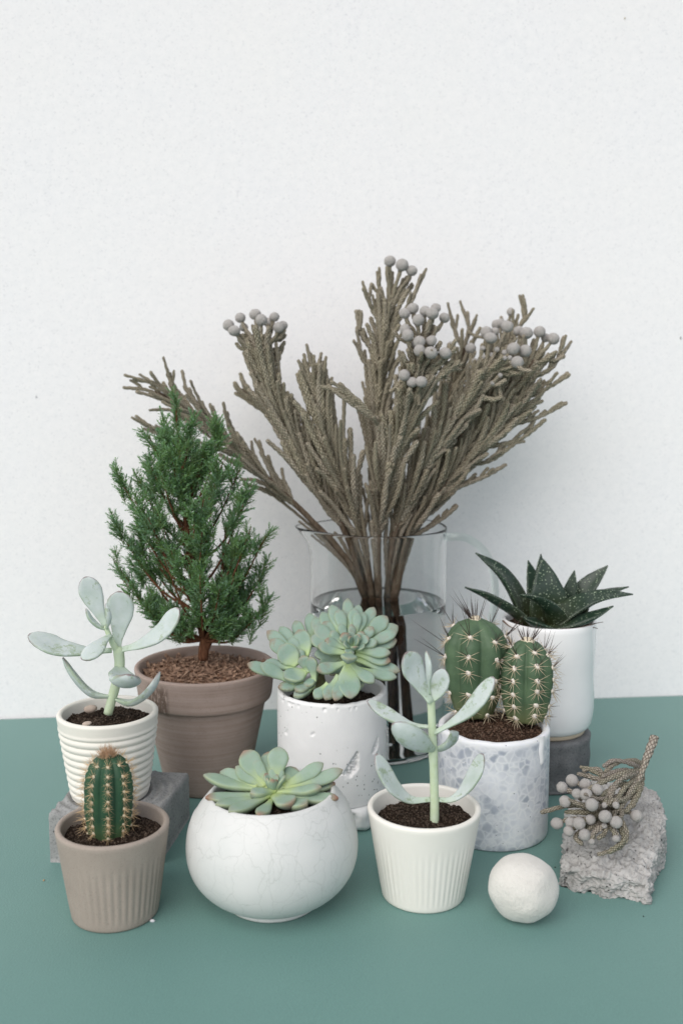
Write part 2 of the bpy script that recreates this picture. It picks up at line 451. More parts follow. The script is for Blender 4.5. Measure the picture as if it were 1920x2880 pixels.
def m_needle():
    M = Mat("juniper_needle", .5, .3)
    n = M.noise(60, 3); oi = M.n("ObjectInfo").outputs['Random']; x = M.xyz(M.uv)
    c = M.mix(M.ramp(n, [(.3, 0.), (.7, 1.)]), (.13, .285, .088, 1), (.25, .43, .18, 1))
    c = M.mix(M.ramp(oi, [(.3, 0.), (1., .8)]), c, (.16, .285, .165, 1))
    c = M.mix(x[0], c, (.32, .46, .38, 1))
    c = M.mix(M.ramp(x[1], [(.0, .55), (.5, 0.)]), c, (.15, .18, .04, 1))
    M.col(c)
    tr = M.n("BsdfTranslucent"); M.L(c, tr.inputs[0]); mx = M.n("MixShader"); mx.inputs[0].default_value = .42
    out = [k for k in M.nt.nodes if k.type == 'OUTPUT_MATERIAL'][0]
    M.nt.links.new(M.b.outputs[0], mx.inputs[1]); M.nt.links.new(tr.outputs[0], mx.inputs[2]); M.nt.links.new(mx.outputs[0], out.inputs[0])
    return M.m
def m_glass(name, col, ior):
    m = bpy.data.materials.new(name); m.use_nodes = True; nt = m.node_tree; nt.nodes.clear()
    o = nt.nodes.new("ShaderNodeOutputMaterial"); g = nt.nodes.new("ShaderNodeBsdfGlass")
    g.inputs['Color'].default_value = col; g.inputs['IOR'].default_value = ior; g.inputs['Roughness'].default_value = 0.0
    nt.links.new(g.outputs[0], o.inputs[0]); return m

# ------------------------------------------------------------------ the setting
wl, wr = at(0, 2021, 1.0), at(1920, 1957, 1.0)
def ground(px, py):
    a = at(px, py, 1.0); k = CAM_H / (CAM_H - a.z); return Vector((a.x * k, k, 0))
gl, gr = ground(0, 2021), ground(1920, 1955)
wd = (gr - gl).normalized(); wn = Vector((-wd.y, wd.x, 0))
A, B = gl - wd * 1.3, gr + wd * 1.3
A2, B2 = A + wn * .03, B + wn * .03
up = Vector((0, 0, 1.9)); dn = Vector((0, 0, -.02))
tag(obj('wall', [A + dn, B + dn, B + up, A + up, A2 + dn, B2 + dn, B2 + up, A2 + up],
        [(0, 1, 2, 3), (5, 4, 7, 6), (4, 0, 3, 7), (1, 5, 6, 2), (3, 2, 6, 7), (4, 5, 1, 0)], m_wall(), smooth=False),
    'white mottled backdrop board standing upright behind the pots', kind='structure')
# sheet of green card on the table, its rear edge against the wall and very slightly bowed
V = []; NX = 60
for i in range(NX + 1):
    s = i / NX
    p = A.lerp(B, s)
    bow = .004 * math.sin(s * 9.0)
    V += [Vector((p.x * 1.0, -1.0, 0)), p - wn * (.004 + bow)]
F = [(2 * i, 2 * i + 2, 2 * i + 3, 2 * i + 1) for i in range(NX)]
tag(obj('tabletop', V, F, m_paper(), smooth=False), 'matt sage green card covering the table under all the pots', kind='structure')
under = m_plain('white_board', (.8, .8, .8, 1), rough=.8)
tag(obj('table', [(-2.2, -1.1, -.03), (2.2, -1.1, -.03), (2.2, 1.5, -.03), (-2.2, 1.5, -.03), (-2.2, -1.1, -.004), (2.2, -1.1, -.004), (2.2, 1.5, -.004), (-2.2, 1.5, -.004)],
        [(3, 2, 1, 0), (4, 5, 6, 7), (0, 1, 5, 4), (2, 3, 7, 6), (1, 2, 6, 5), (3, 0, 4, 7)], under, smooth=False), 'white table board under the green card', kind='structure')
for px, py, r, col in ((1912, 950, .0011, (.35, .35, .37, 1)), (103, 1116, .0009, (.4, .4, .42, 1)), (1755, 52, .0009, (.5, .42, .3, 1))):
    a = at(px, py, 1.0); k = (gl - camo.location).dot(wn) / ((a - camo.location).dot(wn)); p = camo.location + (a - camo.location) * k - wn * .0004
    V, F = lathe(0, 0, [(r, 0), (r * .8, .0005), (r * .2, .0007)], 8, cap_end=True)
    R = Matrix.Translation(p) @ (-wn).to_track_quat('Z', 'Y').to_matrix().to_4x4() @ Matrix.Diagonal((.7, 1.4, 1, 1))
    tag(obj('fleck', [R @ Vector(v) for v in V], F, m_plain('fleck_grey', col)), 
        {1912: 'small grey fleck on the wall beyond the brunia branches', 103: 'small grey fleck on the wall above the pale-leaved plant', 1755: 'tiny tan fleck near the top of the wall'}[px], 'fleck')

# ------------------------------------------------------------------ soil helper
def soil(parent, cx, cy, r, z, mat, gmat, mound=.003, rough=.0016, ngr=900, gsize=(.0005, .0012), chips=False, seed=0):
    rs = np.random.RandomState(seed + 3)
    nr, na = 26, 84
    V = [(cx, cy, z + mound)]; 
    def hz(x, y, rr):
        return z + mound * (1 - (rr / r) ** 2) + rough * fbm((x * 220, y * 220, seed), 3) + rough * 1.5 * noise.noise(Vector((x * 70, y * 70, seed + 9)))
    for i in range(1, nr + 1):
        rr = r * i / nr
        for j in range(na):
            a = 2 * PI * j / na + (i % 2) * PI / na
            x, y = cx + rr * math.cos(a), cy + rr * math.sin(a)
            V.append((x, y, hz(x, y, rr)))
    F = [(0, 1 + j, 1 + (j + 1) % na) for j in range(na)]
    for i in range(nr - 1):
        for j in range(na):
            a, b = 1 + i * na, 1 + (i + 1) * na; k = (j + 1) % na
            F.append((a + j, b + j, b + k, a + k))
    s = obj('soil', V, F, mat, parent); s['kind'] = 'stuff'
    GV, GF = [], []
    for _ in range(ngr):
        a = rs.rand() * 2 * PI; rr = r * .97 * math.sqrt(rs.rand())
        x, y = cx + rr * math.cos(a), cy + rr * math.sin(a); zz = hz(x, y, rr)
        g = gsize[0] + (gsize[1] - gsize[0]) * rs.rand() ** 2
        R = Matrix.Rotation(rs.rand() * 6.3, 3, Vector(rs.randn(3)).normalized())
        if chips:
            L, W, T = g * (1.2 + 2.8 * rs.rand()), g * .75, g * .28
            R = Matrix.Rotation(rs.rand() * 6.3, 3, 'Z') @ Matrix.Rotation(rs.randn() * .5, 3, 'X') @ Matrix.Rotation(rs.randn() * .45, 3, 'Y')
            q = [Vector((sx * L * (.8 + .4 * rs.rand()), sy * W * (.6 + .6 * rs.rand()), sz * T)) for sz in (-1, 1) for sy in (-1, 1) for sx in (-1, 1)]
            b = len(GV); GV += [R @ v + Vector((x, y, zz + T * .6)) for v in q]
            GF += [tuple(b + k for k in f) for f in ((0, 2, 3, 1), (4, 5, 7, 6), (0, 1, 5, 4), (2, 6, 7, 3), (0, 4, 6, 2), (1, 3, 7, 5))]
        else:
            q = [Vector(v) * g * (.6 + .6 * rs.rand()) for v in ((1, 0, 0), (-1, 0, 0), (0, 1, 0), (0, -1, 0), (0, 0, .8), (0, 0, -.8))]
            b = len(GV); GV += [R @ v + Vector((x, y, zz + g * .3)) for v in q]
            GF += [tuple(b + k for k in f) for f in ((0, 2, 4), (2, 1, 4), (1, 3, 4), (3, 0, 4), (2, 0, 5), (1, 2, 5), (3, 1, 5), (0, 3, 5))]
    if GV:
        o = obj('soil_grain', GV, GF, gmat, s, smooth=False); o['kind'] = 'stuff'
    return s

S_DARK = m_soil('dark_potting_soil', (.012, .008, .006, 1), (.040, .027, .019, 1), (.14, .11, .085, 1))
G_DARK = m_plain('soil_crumb', (.030, .019, .013, 1), (.105, .075, .055, 1), scale=900)
S_BARK = m_soil('bark_mulch', (.075, .036, .022, 1), (.20, .105, .065, 1), (.30, .19, .12, 1), 500)
G_BARK = m_plain('bark_chip', (.09, .05, .034, 1), (.40, .26, .18, 1), scale=330)
S_BROWN = m_soil('brown_cactus_soil', (.022, .013, .009, 1), (.075, .045, .030, 1), (.22, .16, .12, 1))
G_BROWN = m_plain('brown_soil_crumb', (.042, .024, .016, 1), (.15, .09, .06, 1), scale=700)

def walled(rb, rt, h, z0, wall, depth, foot=.0015, n=26, curve=0):
    """profile: outside from foot to rim, rounded lip, inside down to depth"""
    P = [(rb - foot * 1.2, z0), (rb - foot * .3, z0 + foot * .4), (rb, z0 + foot * 1.2)]
    for i in range(1, n):
        t = i / n
        P.append((rb + (rt - rb) * t + curve * math.sin(PI * t), z0 + foot * 1.2 + (h - wall * .5 - foot * 1.2) * t))
    for a in (0, .35, .8, 1.2, 1.57, 1.95, 2.35, 2.8, 3.14):
        P.append((rt - wall / 2 + wall / 2 * math.cos(a), z0 + h - wall / 2 + wall / 2 * math.sin(a)))
    for i in range(1, 6):
        t = i / 5; P.append((rt - wall + (rb - rt) * depth / h * t, z0 + h - wall / 2 - depth * t))
    P.append((.001, z0 + h - wall / 2 - depth))
    return P

# ------------------------------------------------------------------ 1 grey-brown ribbed pot with a small columnar cactus
GX, GY = -.1522, .6395
def ribs(k, amp, zlo, zhi, last):
    def mod(th, r, z, i):
        if i < last:
            f = np.clip((z[0] - zlo) / .006, 0, 1) * np.clip((zhi - z[0]) / .012, 0, 1)
            s = np.abs(np.cos(k * th / 2))
            r = r + amp * f * (s ** .7 - .75)
        return r, z
    return mod
t = thing('flower_pot', (GX, GY, 0), 'taupe vertically ribbed clay pot holding the small ribbed column cactus', 'flower pot')
P = walled(.0289, .0373, .0631, 0, .0042, .020)
V, F = lathe(GX, GY, P, 240, ribs(44, .0008, .004, .049, 29))
obj('body', V, F, m_ceramic('taupe_stoneware', (.335, .285, .245, 1), (.385, .33, .285, 1), .7, 1100, .3, .2, ((.22, .19, .165, 1), .5)), t)
soil(t, GX, GY, .0322, .0545, S_DARK, G_DARK, .002, seed=1)

def cactus_body(parent, base, h, R, k, depth, prof, mat, lean=(0, 0), nr=46, na=None, twist=0):
    na = na or k * 14
    th = np.linspace(0, 2 * PI, na, endpoint=False)
    V, uv = [], []
    zs = 1 - (1 - np.linspace(0, 1, nr)) ** 1.35
    for z in zs:
        r0 = R * np.interp(z, *zip(*prof))
        s = np.abs(np.cos(k * (th + twist) / 2))
        d = depth * min(1, .45 + z)
        r = r0 * (1 - d * (1 - s ** .75))
        r = r * (1 + .035 * np.array([noise.noise(Vector((math.cos(a) * 2.2, math.sin(a) * 2.2, z * 4 + k))) for a in th]))
        V.append(np.c_[base[0] + lean[0] * z + r * np.cos(th), base[1] + lean[1] * z + r * np.sin(th), np.full(na, base[2] + h * z)])
        uv += [(j / na, z) for j in range(na)]
    V = np.vstack(V); F = grid_faces(nr, na); F.append(tuple(range((nr - 1) * na, nr * na))); F.append(tuple(range(na - 1, -1, -1)))
    obj('stem', V, F, mat, parent, uv)
    def ridge(j, z):
        a = 2 * PI * j / k - twist; r = R * np.interp(z, *zip(*prof)); e = .02
        dr = R * (np.interp(min(1, z + e), *zip(*prof)) - np.interp(max(0, z - e), *zip(*prof))) / (min(1, z + e) - max(0, z - e))
        p = Vector((base[0] + lean[0] * z + r * math.cos(a), base[1] + lean[1] * z + r * math.sin(a), base[2] + h * z))
        nn = Vector((math.cos(a) * h, math.sin(a) * h, -dr)).normalized()
        return p, nn
    return ridge

def wool(p, n, r, parent, mat, name='areole'):
    V, F = [], []
    T = n.orthogonal().normalized(); B = n.cross(T)
    rows = [(1, -.3), (1, .15), (.75, .6), (.35, .9)]
    for rr, hh in rows:
        for j in range(8):
            a = 2 * PI * j / 8; q = r * rr * (.8 + .5 * random.random())
            V.append(p + T * q * math.cos(a) + B * q * math.sin(a) * 1.25 + n * (hh * r * (.6 + .5 * random.random())))
    F = grid_faces(4, 8); F.append(tuple(range(24, 32)))
    return obj(name, V, F, mat, parent)

def spike(V, F, p, d, L, r, bend=0):
    d = d.normalized(); s = d.orthogonal().normalized(); b = d.cross(s); k = len(V)
    m = p + d * L * .5 + Vector((0, 0, bend * L)); e = p + d * L
    for q, rr in ((p, r), (m, r * .72)):
        for j in range(3):
            a = 2 * PI * j / 3; V.append(q + (s * math.cos(a) + b * math.sin(a)) * rr)
    V.append(e)
    F += [(k, k + 1, k + 4, k + 3), (k + 1, k + 2, k + 5, k + 4), (k + 2, k, k + 3, k + 5), (k + 3, k + 4, k + 6), (k + 4, k + 5, k + 6), (k + 5, k + 3, k + 6)]

def m_spine(name, a, b):
    M = Mat(name, .5, .3); M.col(M.mix(M.noise(300, 2), a, b)); return M.m
WOOL = m_plain('cream_wool', (.62, .54, .40, 1), (.72, .66, .52, 1), .95, 900)
WOOLW = m_plain('white_wool', (.80, .77, .70, 1), (.66, .57, .49, 1), .95, 900)
SP_GOLD = m_spine('golden_spine', (.62, .40, .20, 1), (.72, .56, .36, 1))
SP_RUST = m_spine('rusty_spine', (.38, .20, .10, 1), (.58, .42, .28, 1))
SP_PALE = m_spine('pale_spine', (.66, .58, .42, 1), (.55, .42, .28, 1))
SP_DARK = m_spine('dark_spine', (.030, .018, .016, 1), (.075, .045, .038, 1))

c0 = thing('cactus', (GX, GY, .056), 'small dark green columnar cactus with golden spines in the taupe ribbed pot', 'cactus')
prof = [(0, .80), (.15, .92), (.4, 1.0), (.65, 1.0), (.8, .93), (.9, .78), (.96, .55), (1, .18)]
cb = (GX - .003, GY + .001, .052)
ridge = cactus_body(c0, cb, .0575, .0160, 9, .20, prof, m_cactus('dark_cactus_skin', (.020, .062, .036, 1), (.035, .092, .045, 1), (.09, .135, .055, 1)), (.0015, 0), twist=-.02)
for j in range(9):
    for i in range(10):
        z = .06 + .095 * i + (.02 if j % 2 else 0)
        z += random.uniform(-.014, .014)
        if z > .97: continue
        p, n = ridge(j, z)
        a = wool(p, n, .0009, c0, WOOL)
        V, F = [], []
        T = n.cross(Vector((0, 0, 1))).normalized(); B = n.cross(T)
        for q in range(11):
            an = 2 * PI * q / 11 + random.random() * .4
            d = (T * math.cos(an) + B * math.sin(an)) + n * (.35 + .5 * random.random())
            spike(V, F, p, d, .0034 + .0032 * random.random(), .00013)
        for q in range(3): spike(V, F, p, n + Vector(RNG.randn(3)) * .3, .006 + .003 * random.random(), .0002)
        obj('spines', V, F, SP_GOLD, a)
V, F = [], []
top = Vector(cb) + Vector((.0015, 0, .0570))
for q in range(260):
    d = Vector((RNG.randn() * .55, RNG.randn() * .55, .9)); o_ = Vector((RNG.randn() * .0028, RNG.randn() * .0028, -abs(RNG.randn()) * .0006))
    spike(V, F, top + o_, d, .005 + .005 * random.random(), .00015)
obj('spine_tuft', V, F, SP_RUST, c0)
wool(top - Vector((0,0,.0006)), Vector((0, 0, 1)), .0022, c0, WOOL, 'crown_wool')

# ------------------------------------------------------------------ 2 front cream ribbed pot with a powdery plant
CX, CY = .0568, .6633
CREAM = m_ceramic('cream_glaze', (.78, .76, .70, 1), (.81, .79, .735, 1), .5, 700, .1, .3)
t = thing('flower_pot', (CX, CY, 0), 'cream vertically ribbed ceramic pot in the front row beside the round bowl', 'flower pot')
V, F = lathe(CX, CY, walled(.0288, .039, .0646, 0, .0042, .018), 240, ribs(52, .0006, .003, .050, 29))
obj('body', V, F, CREAM, t)
soil(t, CX, CY, .0338, .0530, S_DARK, G_DARK, .004, seed=2)

COT = m_cotyledon()
STEM = m_plain('pale_green_stem', (.53, .62, .47, 1), (.46, .56, .36, 1), .6, 200, bump=.1, sss=.1)
Z = crop(1000, 1800, .3401)
pl = thing('succulent_plant', Z(650, 1535, CY - .008), 'pale powdery upright succulent in the front cream ribbed pot', 'succulent')
V, F, uv = tube([Z(650, 1560, CY - .008), Z(650, 1300, CY - .006), Z(640, 950, CY - .004), Z(632, 740, CY - .003), Z(622, 510, CY - .002)],
                lambda t: .0031 - .0004 * t + .0004 * math.exp(-((t - .58) / .05) ** 2), 26, 12)
obj('stem', V, F, STEM, pl)
y = CY - .005
def L5(pts, wpx, nrm, cup=.25, prof='spoon', thk=.0042, **k):
    return leaf(pl, [Z(a, b, y + d) for a, b, d in pts], wpx * .3401 * .70 / FPX, thk, prof, nrm, COT, cup, **k)
L5([(625, 1318, 0), (450, 1322, -.004), (320, 1230, -.007), (225, 1080, -.008), (168, 942, -.006)], 165, (.55, -.62, .6), .30)
L5([(675, 1318, 0), (790, 1322, .000), (905, 1235, .000), (1000, 1080, .000), (1045, 938, .002)], 155, (-.62, -.5, .6), .30)
L5([(630, 720, .004), (430, 700, .012), (235, 600, .020), (95, 500, .024)], 150, (.2, -.35, .9), .3)
L5([(640, 910, -.002), (560, 880, -.008), (440, 800, -.015), (305, 690, -.018)], 215, (-.25, .85, .5), .28, 'oval')
L5([(650, 770, .000), (780, 695, -.003), (930, 590, -.006), (1050, 450, -.008), (1140, 305, -.006)], 165, (-.55, -.55, .65), .25)
L5([(655, 900, .003), (720, 880, .009), (790, 830, .014), (845, 760, .018)], 205, (.15, .75, .6), .25, 'oval')
L5([(622, 520, 0), (560, 420, .002), (480, 260, .002), (415, 105, -.002)], 225, (.45, -.85, .35), .2)
L5([(636, 500, .002), (670, 430, .006), (705, 330, .009), (725, 235, .010)], 165, (-.45, -.85, .3), .25, 'oval')
L5([(612, 450, -.003), (602, 340, -.006), (600, 220, -.007), (582, 92, -.005)], 85, (.75, .3, .3), .3, thk=.0026)

# ------------------------------------------------------------------ 3 round crackled bowl with a rosette
BX, BY = -.0472, .655
t = thing('flower_pot', (BX, BY, 0), 'round white crackle-glazed bowl holding the flat green rosette', 'flower pot')
P = [(.0295, 0), (.0318, .0006), (.0325, .0022), (.0318, .0036)]
RB = [(.0330, .0044), (.0408, .0082), (.0484, .0145), (.0542, .0225), (.0574, .0315), (.0583, .0405), (.0575, .050), (.0548, .0595), (.0508, .0677), (.0466, .0735), (.0437, .0770)]
P += [tuple(p[:2]) for p in resample([Vector((r, z, 0)) for r, z in RB], 34)]
P += [(.0422, .0786), (.0408, .0788), (.0398, .0778), (.0402, .0750), (.0425, .0700), (.044, .062), (.001, .061)]
V, F = lathe(BX, BY, P, 160, lambda th, r, z, i: (r * (1 + .006 * np.sin(2 * th + .6)), z + (.0016 * np.cos(th + .5) if i > 30 else 0) * np.ones_like(z)))
obj('body', V, F, m_crackle(), t)
soil(t, BX, BY, .043, .068, S_DARK, G_DARK, .003, ngr=500, seed=3)
Z = crop(500, 2050, .3316)
ECH1 = m_echeveria('green_rosette_leaf', (.245, .345, .255, 1), (.44, .53, .20, 1), .9, .35)
yc = BY - .002
cen = Z(805, 525, yc)
pl = thing('succulent_plant', (cen.x, cen.y, .07), 'flat open green rosette with red-brown leaf tips in the round white bowl', 'succulent')
rows = [  # tip a,b / base a,b / real width / bow mm
    (560, 185, 755, 480, 195, 2), (860, 150, 825, 480, 185, 2), (765, 195, 800, 450, 150, 2), (360, 365, 680, 480, 150, 2), (1000, 330, 880, 470, 160, 3),
    (1235, 290, 850, 505, 130, 3), (1398, 345, 900, 505, 125, 4), (1335, 460, 900, 530, 130, 3), (218, 390, 760, 520, 130, 4),
    (650, 255, 790, 490, 110, 2), (490, 318, 770, 505, 125, 3), (840, 318, 825, 520, 145, 2),
    (1218, 492, 830, 535, 110, 3), (1360, 585, 850, 545, 130, 4), (235, 580, 800, 545, 130, 4), (432, 700, 780, 560, 125, 3),
    (1095, 640, 850, 600, 150, 3), (968, 635, 800, 560, 190, 2), (615, 545, 830, 525, 110, 1), (320, 640, 760, 570, 120, 3), (690, 735, 800, 600, 120, 2)]
for k, (a, b, c, d, wpx, bow) in enumerate(rows):
    s = (525 - b) * .3316 * .69 / FPX
    dy = .5 * s if s > 0 else 2.3 * s
    if (a, b) == (615, 545): dy = -.012
    if (a, b) == (1218, 492): dy = -.008
    if (a, b) in ((360, 365), (1335, 460), (1000, 330), (765, 195)): dy += .007
    tip, base = Z(a, b, yc + dy), Z(c, d, yc + dy * .12)
    ax = Vector((0, -.25, 1)) if s < .012 else Vector((0, -.75, .65))
    mid = base.lerp(tip, .55) - Vector((0, -.15, 1)) * bow * .0006
    leaf(pl, [base, mid, tip], wpx * .3316 * .69 / FPX, .0058, 'ech', ax, ECH1, .28, keel=.5)
for k in range(7):   # youngest leaves in the heart
    an = k * 2.4; d = Vector((math.cos(an), math.sin(an), 1.1 + .25 * k)).normalized()
    leaf(pl, [cen + Vector((0, 0, -.004)), cen + d * .006, cen + d * (.013 - .0009 * k) + Vector((0, 0, .001))], .0075 - .0006 * k, .003, 'ech', (-d.x, -d.y, .6), ECH1, .3)
V, F, uv = tube([cen + Vector((0, 0, -.002)), cen + Vector((0, 0, -.020))], lambda t: .004, 6, 10)
obj('stem', V, F, m_bark('dry_succulent_stem', (.06, .035, .02, 1), (.16, .10, .06, 1)), pl)

# ------------------------------------------------------------------ 4 cream ringed pot on a concrete block
AX, AY, AZ = -.178, .744, .0375
M_CON = m_concrete('grey_cast_concrete', (.25, .255, .255, 1), (.37, .375, .37, 1), .85, .85, 520)
pc = [Vector((-.215, .708, 0)), Vector((-.1345, .705, 0)), Vector((-.124, .783, 0)), Vector((-.2065, .789, 0))]
def block_top(x, y):
    r = math.hypot(x - AX, y - AY)
    h = AZ
    if r > .0295:
        e = min(1, (r - .0295) / .003)
        h += e * (.0016 + .0013 * math.cos((r - .040) / .0085 * 2 * PI) * (1 if r < .0485 else 0) - (.0013 if r >= .0485 else 0) * 0)
    return h + .0004 * fbm((x * 150, y * 150, 2), 3)
n = 60; V, F = [], []
def bl(u, v): return (pc[0] * (1 - u) + pc[1] * u) * (1 - v) + (pc[3] * (1 - u) + pc[2] * u) * v
for i in range(n + 1):
    for j in range(n + 1):
        u, v = j / n, i / n
        p = bl(u, v); e = min(u, 1 - u, v, 1 - v) * .08
        q = .0011 * max(0, 1 - e / .0016) ** 2
        V.append((p.x, p.y, block_top(p.x, p.y) - q))
F = grid_faces(n + 1, n + 1, False)
border = [j for j in range(n)] + [n + i * (n + 1) for i in range(n)] + [n * (n + 1) + j for j in range(n, 0, -1)] + [i * (n + 1) for i in range(n, 0, -1)]
b0 = len(V)
for q in range(1, 11):
    f = 1 - q / 10
    for k in border:
        x, y_, z = V[k]
        o_ = Vector((x - bl(.5, .5).x, y_ - bl(.5, .5).y, 0)).normalized() * (.0006 * (1 if q > 0 else 0) + .0004 * fbm((x * 200, y_ * 200, q * .7), 3))
        V.append((x + o_.x, y_ + o_.y, max(0, z * f)))
nb = len(border); prev = border
for q in range(10):
    cur = [b0 + q * nb + k for k in range(nb)]
    for k in range(nb): F.append((prev[k], cur[k], cur[(k + 1) % nb], prev[(k + 1) % nb]))
    prev = cur
F.append(tuple(prev))
tag(obj('concrete_block', V, F, M_CON), 'grey concrete block with moulded rings on top, under the ringed cream pot', 'concrete block')

t = thing('flower_pot', (AX, AY, AZ + .0006), 'cream pot ringed with horizontal ridges, standing on the wavy concrete block', 'flower pot')
P = walled(.0292, .038, .0665, AZ + .0008, .0044, .017, n=110)
def rings(th, r, z, i):
    if i < 113:
        u = (z[0] - AZ) / .0665
        f = min(1, max(0, (u - .04) / .06)) * min(1, max(0, (.88 - u) / .04))
        r = r + .00075 * f * (np.abs(np.sin((z + .0006 * np.sin(th)) / .0057 * PI)) ** .8 - .5) * 2
    return r, z
V, F = lathe(AX, AY, P, 128, rings)
obj('body', V, F, m_ceramic('cream_matt_glaze', (.76, .735, .665, 1), (.80, .775, .71, 1), .55, 800, .12, .3), t)
soil(t, AX, AY, .0330, .0952, S_DARK, G_DARK, .003, seed=4)
Z = crop(60, 1590, .3189)
y = AY - .006
pl = thing('succulent_plant', Z(775, 1290, y), 'pale powdery branching succulent in the ringed cream pot on the block', 'succulent')
V, F, uv = tube([Z(765, 1310, y), Z(800, 1180, y), Z(838, 1040, y), Z(868, 880, y), Z(860, 760, y)], lambda t: .0034 + .0006 * t, 22, 12)
obj('stem', V, F, STEM, pl)
V, F, uv = tube([Z(855, 770, y), Z(810, 690, y - .001), Z(765, 590, y - .001), Z(752, 550, y - .001)], lambda t: .0028 - .001 * t, 12, 10)
obj('stem', V, F, STEM, pl)
def L1(pts, wpx, nrm, cup=.25, prof='spoon', thk=.0046, **k):
    return leaf(pl, [Z(a, b, y + d) for a, b, d in pts], wpx * .3189 * .76 / FPX, thk, prof, nrm, COT, cup, **k)
L1([(850, 745, .003), (860, 600, .008), (878, 430, .011), (868, 228, .008)], 248, (.05, -.95, .3), .16)
L1([(800, 752, 0), (600, 762, -.003), (350, 735, -.006), (190, 672, -.007), (66, 612, -.006)], 240, (.1, -.40, .92), .22)
L1([(870, 748, 0), (1050, 700, -.002), (1230, 600, -.003), (1330, 480, -.004), (1385, 375, -.003)], 225, (-.35, -.60, .72), .22)
L1([(748, 545, .003), (700, 440, .007), (630, 270, .009), (562, 102, .008)], 205, (.12, -.95, .3), .16)
L1([(790, 615, -.002), (735, 660, -.010), (640, 760, -.020), (530, 825, -.025)], 165, (.25, -.4, .9), .22)
L1([(800, 1160, 0), (620, 1128, -.003), (470, 975, -.005), (368, 812, -.003)], 155, (.72, .25, .6), .3, 'oval')
L1([(825, 1178, 0), (960, 1212, -.003), (1090, 1145, -.004), (1175, 1045, -.004), (1224, 935, -.002)], 150, (-.6, .2, .75), .3, 'oval')
L1([(868, 900, -.002), (880, 975, -.010), (915, 1035, -.018), (945, 985, -.025), (950, 962, -.026)], 290, (0, .5, .9), .22, 'oval', .006)
L1([(750, 570, -.001), (680, 535, -.003), (610, 470, -.004), (572, 380, -.003)], 62, (.6, -.2, .6), .3, 'oval', .0030)
L1([(752, 560, -.003), (775, 480, -.006), (768, 410, -.006), (745, 338, -.004)], 62, (-.6, .3, .3), .3, 'oval', .0028)
sh = m_plain('pale_seed_husk', (.50, .42, .36, 1), (.34, .27, .22, 1), .7, 150)
for (a, b, d, rx, rz, lab) in ((612, 1268, .012, .0053, .0033, 'large pinkish husk on the soil beside the succulent stem'), (580, 1397, -.026, .0036, .0018, 'small tan husk at the rim of the ringed cream pot')):
    p = Z(a, b, y + d); V, F = lathe(0, 0, [(.0003, -1), (.6, -.8), (.95, -.3), (1, .1), (.8, .6), (.4, .92), (.05, 1)], 14, cap_end=True)
    V = [Vector((p.x + v[0] * rx * (1 + .15 * v[2]), p.y + v[1] * rx * .6, p.z + v[2] * rz + v[0] * .0006)) for v in V]
    tag(obj('seed_husk', V, F, sh), lab, 'husk')

# ------------------------------------------------------------------ 5 terracotta pot with a juniper
TX, TY = -.1187, .8558
TERRA = m_terracotta()
t = thing('flower_pot', (TX, TY, 0), 'large weathered brown clay pot holding the juniper tree', 'flower pot')
P = [(.0345, 0), (.0358, .0006), (.0366, .002)]
for i in range(1, 20): P.append((.0366 + (.0530 - .0366) * i / 19, .002 + .078 * i / 19))
P += [(.0520, .081)]
V, F = lathe(TX, TY, P, 120); obj('body', V, F, TERRA, t)
P = [(.0520, .0795), (.0556, .0793), (.0570, .0802), (.0577, .0822)]
for i in range(1, 10): P.append((.0577 + .0026 * i / 9, .0822 + .0225 * i / 9))
P += [(.0606, .1062), (.0604, .1077), (.0592, .1086), (.0576, .1084), (.0560, .1070), (.0545, .100), (.053, .085), (.001, .084)]
V, F = lathe(TX, TY, P, 120, cap_start=False); obj('rim', V, F, TERRA, t)
soil(t, TX, TY, .0545, .0985, S_BARK, G_BARK, .007, .0026, 2600, (.0005, .0022), chips=True, seed=5)
o1 = lambda a, b, y: at(a * 1.2245, b * 1.2245, y)
BARK = m_bark('reddish_bark', (.085, .036, .020, 1), (.20, .092, .05, 1))
NEED = m_needle(); NEEDB = m_plain('dry_needle', (.26, .12, .05, 1), (.36, .20, .09, 1), .8)
jt = thing('juniper_tree', o1(467, 1505, TY), 'small green juniper tree growing in the brown clay pot', 'tree')
trunk = [o1(467, 1515, TY), o1(468, 1460, TY), o1(455, 1400, TY), o1(440, 1300, TY), o1(425, 1180, TY), o1(415, 1060, TY), o1(406, 960, TY), o1(405, 915, TY)]
V, F, uv = tube(trunk, lambda t: .0040 * (1 - t) ** 1.1 + .0006, 60, 9, bump=lambda a, s, k: 1 + .16 * noise.noise(Vector((a * 1.2, s * 160, 1))))
obj('trunk', V, F, BARK, jt)
